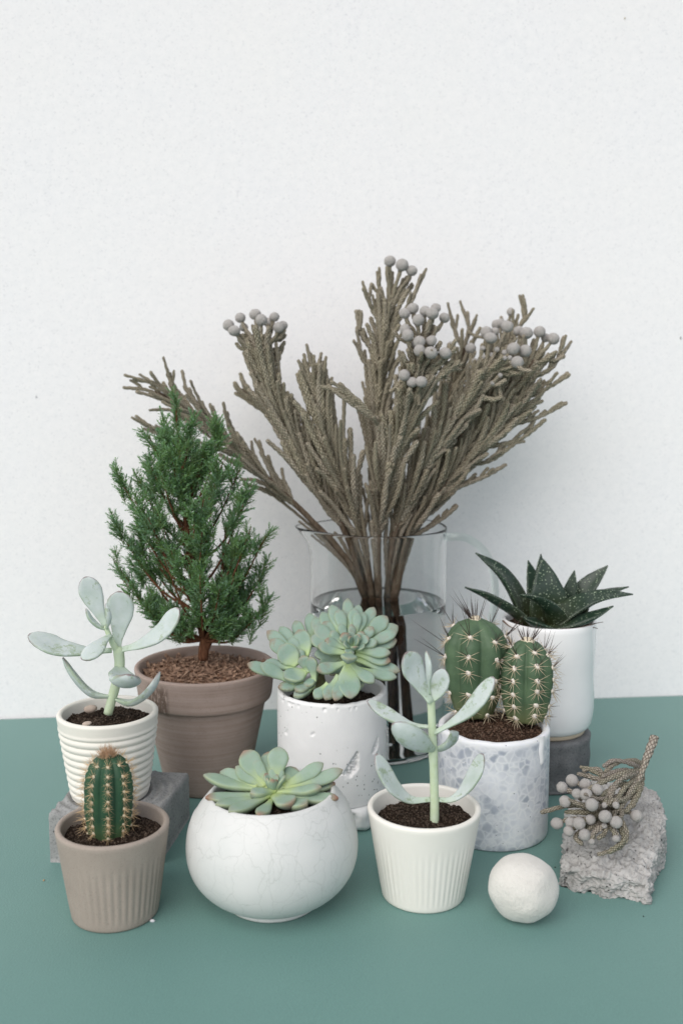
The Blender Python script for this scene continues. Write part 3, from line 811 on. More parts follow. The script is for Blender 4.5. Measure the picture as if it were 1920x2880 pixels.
def sprig_mesh(seed, L=.024, ns=8, mat=NEED, nl=.0058):
    rs = np.random.RandomState(seed); V, F, uv = [], [], []
    axes = [(Vector((0, 0, 0)), Vector((0, 0, 1)), L)]
    for k in range(ns):
        z = L * (.08 + .68 * k / ns); an = k * 2.4 + rs.rand()
        d = Vector((math.cos(an), math.sin(an), 1.15 + .4 * rs.rand())).normalized()
        axes.append((Vector((0, 0, z)), d, L * (.34 + .22 * rs.rand())))
    for p0, d, l in axes:
        s = d.orthogonal().normalized(); b = d.cross(s)
        k = len(V)
        for q, rr in ((p0, .0006), (p0 + d * l, .00025)):
            for j in range(3):
                a = 2 * PI * j / 3; V.append(q + (s * math.cos(a) + b * math.sin(a)) * rr); uv.append((0, .1))
        F += [(k, k + 1, k + 4, k + 3), (k + 1, k + 2, k + 5, k + 4), (k + 2, k, k + 3, k + 5)]
        nn = int(l / .00078)
        for i in range(nn):
            tt = (i + .5) / nn; an = i * 2.13 + rs.rand() * .5
            el = 1.12 - .60 * tt + .2 * rs.randn()
            r_ = s * math.cos(an) + b * math.sin(an)
            nd = (d * math.cos(el) + r_ * math.sin(el)).normalized()
            ln = nl * (.7 + .5 * rs.rand()) * (1 - .35 * tt)
            sd_ = nd.cross(r_).normalized() if nd.cross(r_).length > .05 else s
            upv = sd_.cross(nd); wv = .00066
            p = p0 + d * l * tt; m_ = p + nd * ln * .45 + r_ * .0002; e = p + nd * ln - r_ * ln * .10
            k = len(V)
            V += [p, m_ + sd_ * wv, m_ - sd_ * wv, e, m_ - upv * .00022]
            white = 1.0 if rs.rand() < .5 else 0.0
            uv += [(0, tt), (white, tt), (white, tt), (0, tt), (0, tt)]
            F += [(k, k + 1, k + 4), (k, k + 4, k + 2), (k + 1, k + 3, k + 4), (k + 4, k + 3, k + 2)]
    return mesh('sprig', V, F, mat, uv, smooth=False)
SPR = [sprig_mesh(s) for s in range(6)]
DRY = [sprig_mesh(20, .016, 2, NEEDB, .005)]
tips = [(407, 905, 0), (515, 980, .01), (335, 1000, -.005), (372, 985, .01), (440, 985, -.01), (255, 1092, 0), (325, 1050, .01), (240, 1190, -.005), (245, 1285, 0), (272, 1335, -.015),
        (320, 1390, -.02), (345, 1420, .015), (602, 1112, 0), (570, 1160, -.02), (560, 1080, .015), (626, 1232, 0), (630, 1300, .01), (632, 1386, 0), (600, 1420, -.015), (535, 1440, -.02), (300, 1150, -.02),
        (390, 1432, -.022), (520, 1440, -.020), (380, 1430, .010), (480, 1020, -.015), (290, 1240, .02), (590, 1210, -.025), (585, 1350, .02), (360, 1080, -.025), (455, 1060, .025), (520, 1060, -.02)]
rs = np.random.RandomState(11)
EL = [(905, 0, 0), (985, 55, 35), (1090, 150, 130), (1190, 185, 185), (1290, 190, 195), (1390, 150, 190), (1440, 90, 140)]
def env(b):
    xs = [e[0] for e in EL]; return np.interp(b, xs, [e[1] for e in EL]), np.interp(b, xs, [e[2] for e in EL])
for k in range(46):
    b = 1000 + 420 * rs.rand() ** .8; l_, r_ = env(b); f = rs.rand() * 2 - 1
    a = 430 + (f * r_ if f > 0 else f * l_) * .8
    d = (1 if rs.rand() < .5 else -1) * .05 * math.sqrt(max(0, 1 - f * f)) * min(1, (l_ + r_) / 380) * (.5 + .5 * rs.rand())
    tips.append((a, b, d))
def put(me, p, d, roll, s, name='sprig'):
    q = d.to_track_quat('Z', 'Y').to_matrix().to_4x4()
    return link(name, me, jt, Matrix.Translation(p) @ q @ Matrix.Rotation(roll, 4, 'Z') @ Matrix.Scale(s, 4))
nsp = 0; FILL = []
for k, (a, b, d) in enumerate(tips):
    if k: a = 432 + (a - 432) * .92
    tip = o1(a, b, TY + d)
    st = min(1456, b + 60 + abs(a - 430) * (.75 if k < 31 else .6) + abs(d) * 1500)
    if k == 0: continue
    f = (1510 - st) / 600; base = resample(trunk, 40)[max(2, min(37, int(f * 39)))]
    mid = base.lerp(tip, .5); mid.z -= .22 * (Vector((tip.x - base.x, tip.y - base.y, 0))).length
    C = resample([base, mid, tip], 14); ln = sum((q - p).length for p, q in zip(C, C[1:]))
    V, F, uv = tube([base, mid, tip], lambda t: .0012 * (1 - t) + .0003, 12, 6); obj('branch', V, F, BARK, jt)
    for i, tt in enumerate((.97, .80, .62, .44) if k < 31 else (.95, .72, .48, .27)):
        if i: tt += rs.randn() * .05
        j = min(12, int(tt * 13)); p = C[j].lerp(C[j + 1], tt * 13 - j); dr = (C[j + 1] - C[j]).normalized()
        dr = (dr * .9 + Vector((rs.randn() * .34, rs.randn() * .34 - .06, .35 + rs.rand() * .35))).normalized()
        if i == 0: p = p - dr * .022
        if nsp >= 292: break
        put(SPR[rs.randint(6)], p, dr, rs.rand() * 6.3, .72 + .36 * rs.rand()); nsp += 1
        FILL.append((C, tt))
FV, FF, FU = [], [], []
SD = []
for m_ in SPR:
    co = np.empty(len(m_.vertices) * 3); m_.vertices.foreach_get("co", co)
    SD.append((co.reshape(-1, 3), [tuple(p.vertices) for p in m_.polygons], m_))
UVS = []
for m_ in SPR:
    u_ = np.zeros((len(m_.vertices), 2)); l_ = m_.uv_layers[0].data
    for lp in m_.loops: u_[lp.vertex_index] = l_[lp.index].uv
    UVS.append(u_)
for (C, tt0) in FILL[::3] + FILL[1::3]:
    tt = min(.93, max(.22, tt0 + rs.randn() * .12)); j = min(12, int(tt * 13)); p = C[j].lerp(C[j + 1], tt * 13 - j); dr = (C[j + 1] - C[j]).normalized()
    dr = (dr * .7 + Vector((rs.randn() * .5, rs.randn() * .5 - .05, .35 + rs.rand() * .4))).normalized()
    q = Matrix.Translation(p) @ dr.to_track_quat('Z', 'Y').to_matrix().to_4x4() @ Matrix.Rotation(rs.rand() * 6.3, 4, 'Z') @ Matrix.Scale(.55 + .35 * rs.rand(), 4)
    k = rs.randint(6); M4 = np.array(q); b0 = len(FV)
    FV += list(SD[k][0] @ M4[:3, :3].T + M4[:3, 3]); FF += [tuple(v + b0 for v in f) for f in SD[k][1]]; FU += list(UVS[k])
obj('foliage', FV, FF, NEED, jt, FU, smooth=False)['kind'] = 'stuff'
V, F, uv = tube([o1(470, 1500, TY), o1(500, 1430, TY - .002), o1(508, 1370, TY - .004), o1(512, 1290, TY - .003), o1(520, 1200, TY)], lambda t: .0022 * (1 - t) + .0005, 24, 7, bump=lambda a, s, k: 1 + .16 * noise.noise(Vector((a * 1.2, s * 160, 1))))
obj('branch', V, F, BARK, jt)
C = resample(trunk, 40)
for i in range(7): put(SPR[i % 6], C[33 + i] - Vector((0, 0, .006)), Vector((rs.randn() * .2, rs.randn() * .2, 1)), i, .75 - .02 * i)
for i in range(12):
    p = C[rs.randint(4, 22)]; put(DRY[0], p, Vector((rs.randn(), rs.randn(), .5)).normalized(), 0, .6 + .4 * rs.rand(), 'dry_sprig')

# ------------------------------------------------------------------ 6 white plaster cylinder on a lump, with the clustered rosettes
WX, WY, WZ, WR, WH = -.0078, .800, .0185, .0447, .0865
PLA = m_plaster()
def plaster_mod(th, r, z, i):
    if i < 112:
        for j in range(len(th)):
            x, y_ = WX + r[j] * math.cos(th[j]), WY + r[j] * math.sin(th[j]); u = z[j] - WZ
            d = .0002 * fbm((x * 60, y_ * 60, u * 60), 3)
            for ca, cz, ww, hh, dep in ((-1.18, .036, .0052, .0110, .0034), (-.665, .047, .0034, .0065, .0030), (-.62, .038, .0018, .004, .002), (-2.5, .058, .0022, .003, .0012), (-1.9, .062, .0016, .002, .001), (-1.42, .030, .0026, .0014, .0016)):
                da = (th[j] - ca + PI) % (2 * PI) - PI
                e = math.hypot((da * WR - (u - cz) * .35) / (ww * (1 - .55 * max(-.6, min(1, (u - cz) / hh)))), (u - cz) / hh) + .22 * noise.noise(Vector((x * 300, y_ * 300, u * 300)))
                if e < 1: d -= dep * min(1, (1 - e) * 4) * (.7 + .7 * noise.noise(Vector((x * 700, y_ * 700, u * 700))))
            ed = WH - u
            if ed < .006:
                c = noise.noise(Vector((math.cos(th[j]) * 13, math.sin(th[j]) * 13, 4)))
                d -= max(0, c - .18) * .012 * (1 - ed / .006)
            r[j] += d
    if 100 < i < 122:
        z = z - .0012 * np.array([max(0, noise.noise(Vector((math.cos(a) * 12, math.sin(a) * 12, 1.5)))) for a in th])
    return r, z
t = thing('flower_pot', (WX, WY, WZ), 'white pitted plaster cylinder pot with a gouged side, raised on a lump', 'flower pot')
V, F = lathe(WX, WY, walled(WR, WR, WH, WZ, .0050, .018, foot=.001, n=110), 420, plaster_mod)
obj('body', V, F, PLA, t)
soil(t, WX, WY, .0392, WZ + WH - .013, S_DARK, G_DARK, .004, seed=6)
# crumbly lump under it
LX, LY = -.004, .797
th = np.linspace(0, 2 * PI, 120, endpoint=False); V = []
LR = [(.0, .02), (.0, .5), (.0, .95), (.12, 1.0), (.3, 1.02), (.5, .98), (.7, 1.02), (.88, .98), (.985, .93), (.985, .5), (.985, .01)]
for hz, rr in LR:
    for a in th:
        x, y_ = math.cos(a), math.sin(a)
        bumpv = 1.0
        if rr > .9:
            c = noise.cell_vector(Vector((x * 4, y_ * 4, hz * 2)))
            dd, _ = noise.voronoi(Vector((x * 4.2, y_ * 4.2, hz * 1.6 + 5)))
            bumpv = 1.04 - .42 * max(0, .45 - dd[0]) * 1.6 + .22 * noise.noise(Vector((x * 3, y_ * 3, hz)))
        V.append((LX + .041 * rr * bumpv * x, LY + .041 * rr * bumpv * y_, hz * .0187))
F = grid_faces(len(LR), 120); F.append(tuple(range(119, -1, -1))); F.append(tuple(range(len(V) - 120, len(V))))
tag(obj('plaster_lump', V, F, m_ceramic('rough_plaster', (.72, .74, .74, 1), (.80, .81, .80, 1), .6, 500, .5)), 'rough white lump with hollows, under the pitted plaster cylinder pot', 'lump')

Z = crop(680, 1650, .3189)
ECH2 = m_echeveria('bluish_rosette_leaf', (.225, .33, .262, 1), (.43, .55, .25, 1), .6, 1.25)
yc = .788
pl = thing('succulent_plant', (WX, WY, WZ + WH - .01), 'crowded blue-green rosette cluster spilling over the pitted plaster pot', 'succulent')
CLU = [  # tip, base, width, lift towards the viewer (mm), axis group
    (790, 160, 900, 470, 125, -3), (720, 310, 880, 500, 150, -4), (705, 225, 860, 480, 130, -8), (930, 102, 960, 440, 110, -7), (1030, 160, 985, 440, 110, -7), (1165, 182, 1010, 450, 120, -7), (1280, 262, 1050, 480, 155, -4), (1375, 345, 1040, 520, 160, -6), (1365, 470, 1030, 540, 150, -5),
    (850, 198, 920, 460, 115, 0), (990, 188, 985, 450, 115, -1), (1075, 225, 1010, 460, 105, -1), (640, 345, 880, 530, 150, 0), (610, 440, 860, 560, 150, 0), (1365, 398, 1030, 530, 120, 1),
    (865, 325, 940, 500, 90, 5), (1020, 225, 1000, 460, 90, 4), (785, 392, 905, 520, 85, 6), (1155, 352, 1040, 510, 100, 4), (1065, 395, 1020, 510, 90, 8), (965, 330, 985, 510, 75, 9), (735, 465, 920, 545, 100, 7), (895, 408, 950, 545, 115, 13), (1195, 480, 1010, 535, 95, 8),
    (672, 515, 920, 590, 120, 8), (1310, 585, 1000, 560, 110, 8), (1312, 660, 1000, 590, 120, 4), (1395, 745, 1000, 640, 120, 0), (1365, 800, 1010, 720, 110, 2), (1165, 845, 950, 670, 120, 12), (960, 985, 930, 690, 205, 12), (820, 1005, 925, 710, 120, 13), (735, 995, 850, 780, 120, 8),
    (660, 735, 920, 670, 125, 10), (940, 640, 950, 570, 150, 22), (1040, 890, 1000, 800, 110, 4), (640, 980, 760, 850, 110, 4),
    (605, 618, 640, 840, 120, 14), (530, 610, 590, 760, 125, 10), (560, 880, 660, 760, 110, 8), (372, 800, 570, 745, 200, 9), (165, 680, 470, 850, 125, 9), (48, 680, 430, 800, 120, 2), (200, 665, 470, 720, 110, 2),
    (340, 520, 490, 690, 200, 8), (500, 380, 570, 620, 190, 3), (222, 390, 520, 640, 130, -3), (335, 355, 520, 580, 120, -6), (470, 300, 560, 560, 125, -9), (590, 235, 640, 520, 125, -10), (650, 265, 700, 520, 120, -8), (320, 885, 560, 850, 110, 5), (470, 920, 640, 830, 110, 9), (455, 965, 640, 870, 100, 7), (250, 470, 500, 660, 140, -1), (420, 450, 540, 620, 110, 0), (480, 560, 560, 690, 120, 4)]
for (a, b, c, d, wpx, lift) in CLU:
    left = c < 700 and a < 690
    cb_ = 640 if left else 540
    s = (cb_ - b) * .3189 * .80 / FPX
    dy = (.75 * s if s > 0 else .55 * s) - lift * .0010 + (.004 if left else 0)
    bs = (cb_ - d) * .3189 * .80 / FPX
    tip, base = Z(a, b, yc + dy), Z(c, d, yc + .6 * bs + (.004 if left else 0) - lift * .0003)
    ax = Vector((-.45, -.55, .7)) if left else Vector((.05, -.72, .70))
    mid = base.lerp(tip, .5) - ax * .0022
    leaf(pl, [base, mid, tip], wpx * .3189 * .80 / FPX, .0058, 'ech' if wpx < 180 else 'oval', ax, ECH2, .26, keel=.4)
for k in range(16):
    an = 2 * PI * k / 16 + .2; q = Z(960, 560, yc + .004)
    tip = q + Vector((math.cos(an) * .030, math.sin(an) * .020 + .004, math.sin(an) * .020)); base = q + Vector((math.cos(an) * .006, .003, math.sin(an) * .004))
    leaf(pl, [base, base.lerp(tip, .5) + Vector((0, .002, -.002)), tip], .0115, .0046, 'ech', Vector((0, -.7, .7)), ECH2, .26, keel=.4)
for k in range(9):
    an = k * 2.4; q = Z(985, 505, yc - .006); e = .0035 + .0012 * k
    ax = Vector((.05, -.70, .71)); T_ = Vector((1, 0, .05)); B_ = ax.cross(T_)
    d = T_ * math.cos(an) + B_ * math.sin(an)
    leaf(pl, [q - ax * .006, q + d * e * .6 - ax * .001, q + d * e + ax * (.007 - .0007 * k)], .0055 + .0004 * k, .0028, 'ech', ax * .8 - d, ECH2, .3)
sm = m_plain('green_succulent_stem', (.20, .22, .11, 1), (.14, .12, .07, 1))
for (a, b, dd) in ((950, 560, 0), (560, 680, .004)):
    p = Z(a, b, yc + dd)
    V, F, uv = tube([Vector((WX + (p.x - WX) * .4, WY, WZ + WH - .014)), p.lerp(Vector((WX, WY, WZ + WH)), .5) + Vector((0, .004, 0)), p], lambda t: .0042, 12, 10)
    obj('stem', V, F, sm, pl)

# ------------------------------------------------------------------ 7 mosaic pot with two globular cacti
MX, MY, MR = .1197, .7666, .0438
t = thing('flower_pot', (MX, MY, 0), 'pale blue-grey mosaic cylinder pot holding two round cacti', 'flower pot')
def mos(th, r, z, i):
    if 20 < i < 44:
        z = z + .0007 * np.array([noise.noise(Vector((math.cos(a) * 5, math.sin(a) * 5, .3))) for a in th])
    r = r * (1 + .004 * np.array([noise.noise(Vector((math.cos(a) * 3, math.sin(a) * 3, z[0] * 40))) for a in th]))
    return r, z
V, F = lathe(MX, MY, walled(MR, MR - .0003, .0858, 0, .0058, .014, n=26), 150, mos)
obj('body', V, F, m_mosaic(), t)
Z = crop(960, 1550, .6122)
pa = Z(925, 815, MY - .030); V = []
drop = []
for i in range(12):
    s = i / 11; ca = math.atan2(pa.y - MY, pa.x - MX)
    drop.append((s, .0868 - s * .0225, .0042 * (1.15 - .55 * s) if s < .95 else .0012))
for s, z, wd_ in drop:
    for j in range(9):
        u = (j - 4) / 4; a = ca + u * wd_ / MR + .0006 * math.sin(s * 9) / MR
        V.append((MX + (MR - .0007 + .0020 * (1 - u * u) * (1 if s < .97 else .3)) * math.cos(a), MY + (MR - .0007 + .0020 * (1 - u * u) * (1 if s < .97 else .3)) * math.sin(a), z - .0008 * (1 - u * u) * (s > .9)))
obj('drip', V, grid_faces(12, 9, False), m_ceramic('white_drip', (.80, .81, .82, 1), (.84, .84, .84, 1), .35), t)
soil(t, MX, MY, .0382, .0815, S_BROWN, G_BROWN, .003, ngr=900, gsize=(.0006, .0018), seed=7)
CAC = m_cactus('green_cactus_skin', (.056, .100, .056, 1), (.096, .155, .086, 1), (.16, .17, .075, 1))
def globe(base, h, R, k, prof, nrow, label, twist, lc):
    c = thing('cactus', base, label, 'cactus', 'round spiny cacti in the mosaic pot')
    ridge = cactus_body(c, base, h, R, k, .27, prof, CAC, twist=twist)
    for j in range(k):
        for i in range(nrow):
            z = .06 + .89 * (i + (.5 if j % 2 else 0) * .6) / (nrow - .4)
            z += random.uniform(-.022, .022)
            if z > .985: continue
            p, n = ridge(j, z)
            a = wool(p, n, .0018, c, WOOLW)
            V, F = [], []; V2, F2 = [], []
            T = n.cross(Vector((0, 0, 1)))
            T = T.normalized() if T.length > .1 else Vector((1, 0, 0)); B = T.cross(n)
            for q in range(9):
                an = -PI / 2 + (q - 4) * .52 + random.uniform(-.12, .12)
                d = T * math.cos(an) + B * math.sin(an) + n * random.uniform(.3, .75)
                spike(V, F, p, d, random.uniform(.008, .0145), .00030)
            if z > .55:
                for q in range(3 if z > .8 else 2):
                    d = n * 1.0 + B * random.uniform(.2, 1.0) + T * random.uniform(-.7, .7)
                    spike(V2, F2, p, d, random.uniform(.010, lc), .00034)
            elif random.random() < .4:
                spike(V2, F2, p, n + B * .5 + T * random.uniform(-.5, .5), .010, .00028)
            obj('spines', V, F, SP_PALE, a)
            if V2: obj('central_spines', V2, F2, SP_DARK, a)
    tp = Vector(base) + Vector((0, 0, h))
    wool(tp - Vector((0, 0, .0005)), Vector((0, 0, 1)), .0040, c, WOOL, 'crown_wool')
    V, F = [], []
    for q in range(22):
        a = random.random() * 6.3
        spike(V, F, tp + Vector((math.cos(a), math.sin(a), 0)) * .004, Vector((math.cos(a) * random.uniform(.1, .9), math.sin(a) * random.uniform(.1, .9), 1)), random.uniform(.008, lc), .00033)
    obj('central_spines', V, F, SP_DARK, c)
pr1 = [(0, .56), (.12, .70), (.3, .88), (.5, .97), (.66, 1.), (.78, .95), (.88, .80), (.95, .56), (1, .22)]
pr2 = [(0, .66), (.1, .78), (.3, .93), (.5, 1.), (.68, .97), (.8, .86), (.9, .66), (.96, .45), (1, .18)]
globe((.1065, .784, .088), .078, .0264, 7, pr1, 5, 'taller broader round cactus standing behind the small one in the mosaic pot', .107, .036)
globe((.1455, .772, .088), .064, .0214, 7, pr2, 6, 'smaller round cactus in front of the broad one in the mosaic pot', -.45, .022)

# ------------------------------------------------------------------ 8 white glazed pot on a concrete puck with a gasteria
QX, QY, QZ, QR = .1815, .866, .0462, .0405
t = tag(obj('concrete_stand', *lathe(QX - .001, QY, [(.036, 0), (.0393, .0006), (.0398, .002)] + [(.0398 + .0004 * math.sin(i), .002 + .042 * i / 14) for i in range(15)] + [(.0390, .0453), (.036, .0460), (.001, .0461)], 120,
        lambda th, r, z, i: (r + .0003 * np.array([fbm((math.cos(a) * 8, math.sin(a) * 8, z[0] * 200), 3) for a in th]), z)),
        m_concrete('dark_concrete', (.11, .115, .12, 1), (.19, .195, .20, 1), .8)), 'dark grey concrete cylinder under the white glazed pot', 'stand')
t = thing('flower_pot', (QX, QY, QZ), 'smooth white glazed cylinder pot raised on the dark concrete cylinder', 'flower pot')
V, F = lathe(QX, QY, [(.0325, QZ), (.0335, QZ + .0006), (.0340, QZ + .0025), (.0338, QZ + .0046)], 100)
obj('foot', V, F, m_ceramic('bare_buff_clay', (.55, .46, .34, 1), (.60, .51, .39, 1), .8), t)
P = [(.0335, QZ + .0040), (.0352, QZ + .0046), (.0375, QZ + .0066), (.0392, QZ + .0102), (.0400, QZ + .016)] + [(QR + .0003 * math.sin(i * .5), QZ + .016 + (.1005 - .018) * i / 20) for i in range(1, 20)]
P += [(QR, QZ + .0990), (QR - .0008, QZ + .1002), (QR - .0018, QZ + .1004), (QR - .0028, QZ + .0996), (QR - .0032, QZ + .096), (QR - .0034, QZ + .088), (.001, QZ + .0878)]
V, F = lathe(QX, QY, P, 120)
obj('body', V, F, m_ceramic('white_glaze', (.82, .82, .825, 1), (.86, .86, .86, 1), .25, 300, .1, .5, coat=.4), t)
soil(t, QX, QY, .0368, QZ + .0935, S_BROWN, G_BROWN, .005, ngr=700, seed=8)
GAS = m_gasteria()
y = QY - .006
pl = thing('succulent_plant', (QX, QY, QZ + .096), 'dark pointed rosette with white-speckled leaves in the tall glazed pot', 'succulent')
tooth = m_plain('pale_margin_tooth', (.40, .46, .36, 1))
def LG(pts, wpx, nrm, cup=.3, thk=.0052, teeth=True, bow=0):
    P = [Z(a, b, y + d) for a, b, d in pts]
    wid = wpx * .6122 * .875 / FPX
    o = leaf(pl, P, wid, thk, 'gast', nrm, GAS, cup, keel=.6, wob=.04)
    if teeth:
        C = resample(P, 40); T = tangents(C); V, F = [], []
        pr = PROF['gast']
        for i in range(6, 39):
            tt = i / 39; S = T[i].cross(Vector(nrm).normalized()).normalized(); N = S.cross(T[i])
            hw = wid / 2 * np.interp(tt, [p[0] for p in pr], [p[1] for p in pr])
            for sgn in (-1, 1):
                p = C[i] + S * hw * sgn * .98 + N * cup * hw * .62
                spike(V, F, p - S * sgn * .0003, S * sgn + T[i] * .6 + Vector(RNG.randn(3)) * .25, .0011, .00032)
        obj('marginal_teeth', V, F, tooth, o)
LG([(905, 300, .012), (885, 170, .018), (856, 42, .020)], 105, (.2, -.9, .2))
LG([(920, 300, .014), (915, 170, .022), (914, 12, .024)], 95, (0, -.9, .2))
LG([(1060, 320, .010), (1110, 190, .016), (1222, 66, .020)], 130, (-.5, -.7, .4))
LG([(1000, 320, .012), (1040, 220, .014), (1069, 88, .014)], 95, (-.3, -.9, .3))
LG([(1000, 330, .008), (1180, 205, .012), (1318, 163, .016)], 75, (-.1, -.3, .9))
LG([(840, 325, .004), (810, 220, .004), (735, 100, .002), (615, 8, .000)], 120, (.6, -.55, .55), .4)
LG([(870, 345, .000), (790, 270, -.002), (680, 205, -.004), (566, 165, -.004)], 115, (.25, .1, .95), .3)
LG([(955, 335, .000), (945, 200, .000), (925, 36, .006)], 190, (.02, -.96, .25), .22)
LG([(930, 350, -.006), (1080, 250, -.012), (1200, 205, -.016), (1337, 198, -.016)], 125, (.1, -.45, .9), .3)
LG([(930, 355, -.012), (1060, 330, -.020), (1160, 295, -.024), (1247, 252, -.024)], 105, (-.15, -.25, .95), .3)
LG([(980, 340, -.008), (960, 265, -.018), (900, 215, -.026), (818, 200, -.028)], 135, (.25, .1, .95), .3)
LG([(960, 355, -.016), (910, 335, -.024), (860, 318, -.028), (835, 300, -.028)], 120, (.2, -.1, .95), .3)
rt = m_bark('dry_root', (.09, .05, .035, 1), (.2, .12, .08, 1))
for pts in ([(1060, 352, -.026), (1120, 345, -.022), (1165, 332, -.016), (1200, 326, -.010)], [(1090, 350, -.024), (1150, 350, -.018), (1175, 356, -.016)], [(740, 320, .0), (770, 345, -.014), (800, 358, -.02)], [(1000, 360, -.03), (1070, 356, -.026), (1110, 350, -.022)]):
    V, F, uv = tube([Z(a, b, y + d) for a, b, d in pts], lambda t: .0007 * (1 - .6 * t), 12, 6, bump=lambda a, s, k: 1 + .4 * noise.noise(Vector((a, s * 500, k))))
    obj('root', V, F, rt, pl)

# ------------------------------------------------------------------ 9 glass jug with water
JX, JY, JR, JH, JW = .0354, .955, .0649, .2146, .1415
GL = m_glass('clear_glass', (.998, 1, .999, 1), 1.30); WA = m_glass('jug_water', (1, 1, 1, 1), 1.28)
SPA = PI + .10
def spout(th, r, z, i):
    d = (th - SPA + PI) % (2 * PI) - PI
    k = np.exp(-(d / .34) ** 2); f = np.clip((z - (JH - .030)) / .030, 0, 1) ** 2
    r = r + k * f * .0155 - f * .0022 * np.exp(-((np.abs(d) - .85) / .25) ** 2)
    z = z + k * f * .001
    return r, z
P = [(.001, .0006), (.045, 0), (.060, .0002), (.0635, .0015), (.0647, .004)] + [(JR, .004 + (JH - .006) * (i / 24)) for i in range(1, 25)]
P += [(JR - .0001, JH - .0006), (JR - .0007, JH), (JR - .0014, JH - .0006)] + [(JR - .0015, JH - .003 - (JH - .010) * (i / 24)) for i in range(0, 25)] + [(.0620, .0052), (.058, .0042), (.045, .0040), (.001, .0040)]
t = thing('glass_jug', (JX, JY, 0), 'clear glass jug with pouring lip and loop handle, half full of water', 'jug')
V, F = lathe(JX, JY, P, 160, spout)
obj('body', V, F, GL, t)
HP = resample([Vector((JX + JR - .0003, JY, .204)), Vector((JX + JR + .020, JY, .2025)), Vector((JX + JR + .039, JY - .001, .186)), Vector((JX + JR + .047, JY - .002, .155)), Vector((JX + JR + .042, JY - .002, .115)), Vector((JX + JR + .025, JY - .001, .080)), Vector((JX + JR - .0003, JY, .062))], 48)
T = tangents(HP); V = []
for p, tn in zip(HP, T):
    N = tn.cross(Vector((0, 1, 0))).normalized()
    for j in range(12):
        a = 2 * PI * j / 12; V.append(p + Vector((0, 1, 0)) *   .0070 * math.cos(a) + N * .0038 * math.sin(a))
F = grid_faces(48, 12); F.append(tuple(range(11, -1, -1))); F.append(tuple(range(47 * 12, 48 * 12)))
obj('handle', V, F, m_glass('greenish_handle_glass', (.95, .98, .965, 1), 1.45), t)
ri = JR - .00142
P = [(.001, .0041), (.045, .0041), (.058, .0043), (.0621, .0054), (ri, .0078)] + [(ri, .0078 + (JW - .0078) * i / 12) for i in range(1, 12)] + [(ri, JW + .0002), (ri - .0006, JW), (ri - .004, JW), (.001, JW)]
V, F = lathe(JX, JY, P, 120)
tag(obj('water', V, F, WA), 'clear water half filling the glass jug round the stems', 'water')

# ------------------------------------------------------------------ 10 dried brunia branches
TW, HD = m_twig('scaly_olive_grey_twig', (.20, .145, .105, 1), (.405, .365, .265, 1), .14, .30), m_head(); WOOD = m_bark('dark_wet_stem', (.030, .018, .012, 1), (.085, .052, .034, 1), 300, 90)
BR = m_bark('brown_branch', (.085, .060, .042, 1), (.17, .13, .095, 1), 400, 110)
def twig(parent, P, r, n=None, name='twig', mat=None):
    L = sum((Vector(b) - Vector(a)).length for a, b in zip(P, P[1:]))
    n = n or max(8, min(60, int(L / .0011)))
    ph = random.random() * 6
    V, F, uv = tube(P, lambda t: r * (1 - .18 * t ** 2 + .10 * math.sin(t * 9 + ph)), n, 10, bump=lambda a, s, k: 1 + .13 * math.sin(3 * a + k * 2.1 + ph) * (1 if k % 2 else -1) + .06 * random.uniform(-1, 1))
    return obj(name, V, F, mat or TW, parent, uv)
_sph = {}
def head(parent, p, r):
    if 'm' not in _sph:
        V, F = [], []
        n, m = 14, 20
        for i in range(n):
            f = PI * (i + .5) / n
            for j in range(m):
                a = 2 * PI * (j + .5 * (i % 2)) / m; q = 1 + .05 * random.uniform(-1, 1)
                V.append(Vector((math.sin(f) * math.cos(a), math.sin(f) * math.sin(a), -math.cos(f))) * q)
        F = grid_faces(n, m); F += [tuple(range(m - 1, -1, -1)), tuple(range((n - 1) * m, n * m))]
        _sph['m'] = mesh('flower_head', V, F, HD)
    R = Matrix.Rotation(random.random() * 6, 4, Vector((random.random(), random.random(), 1)).normalized())
    return link('flower_head', _sph['m'], parent, Matrix.Translation(p) @ Matrix.Diagonal((r * random.uniform(.92, 1.06), r * random.uniform(.92, 1.06), r * random.uniform(.82, .98), 1)) @ R)
o_ = o1
BASE = o1(872, 1378, JY)
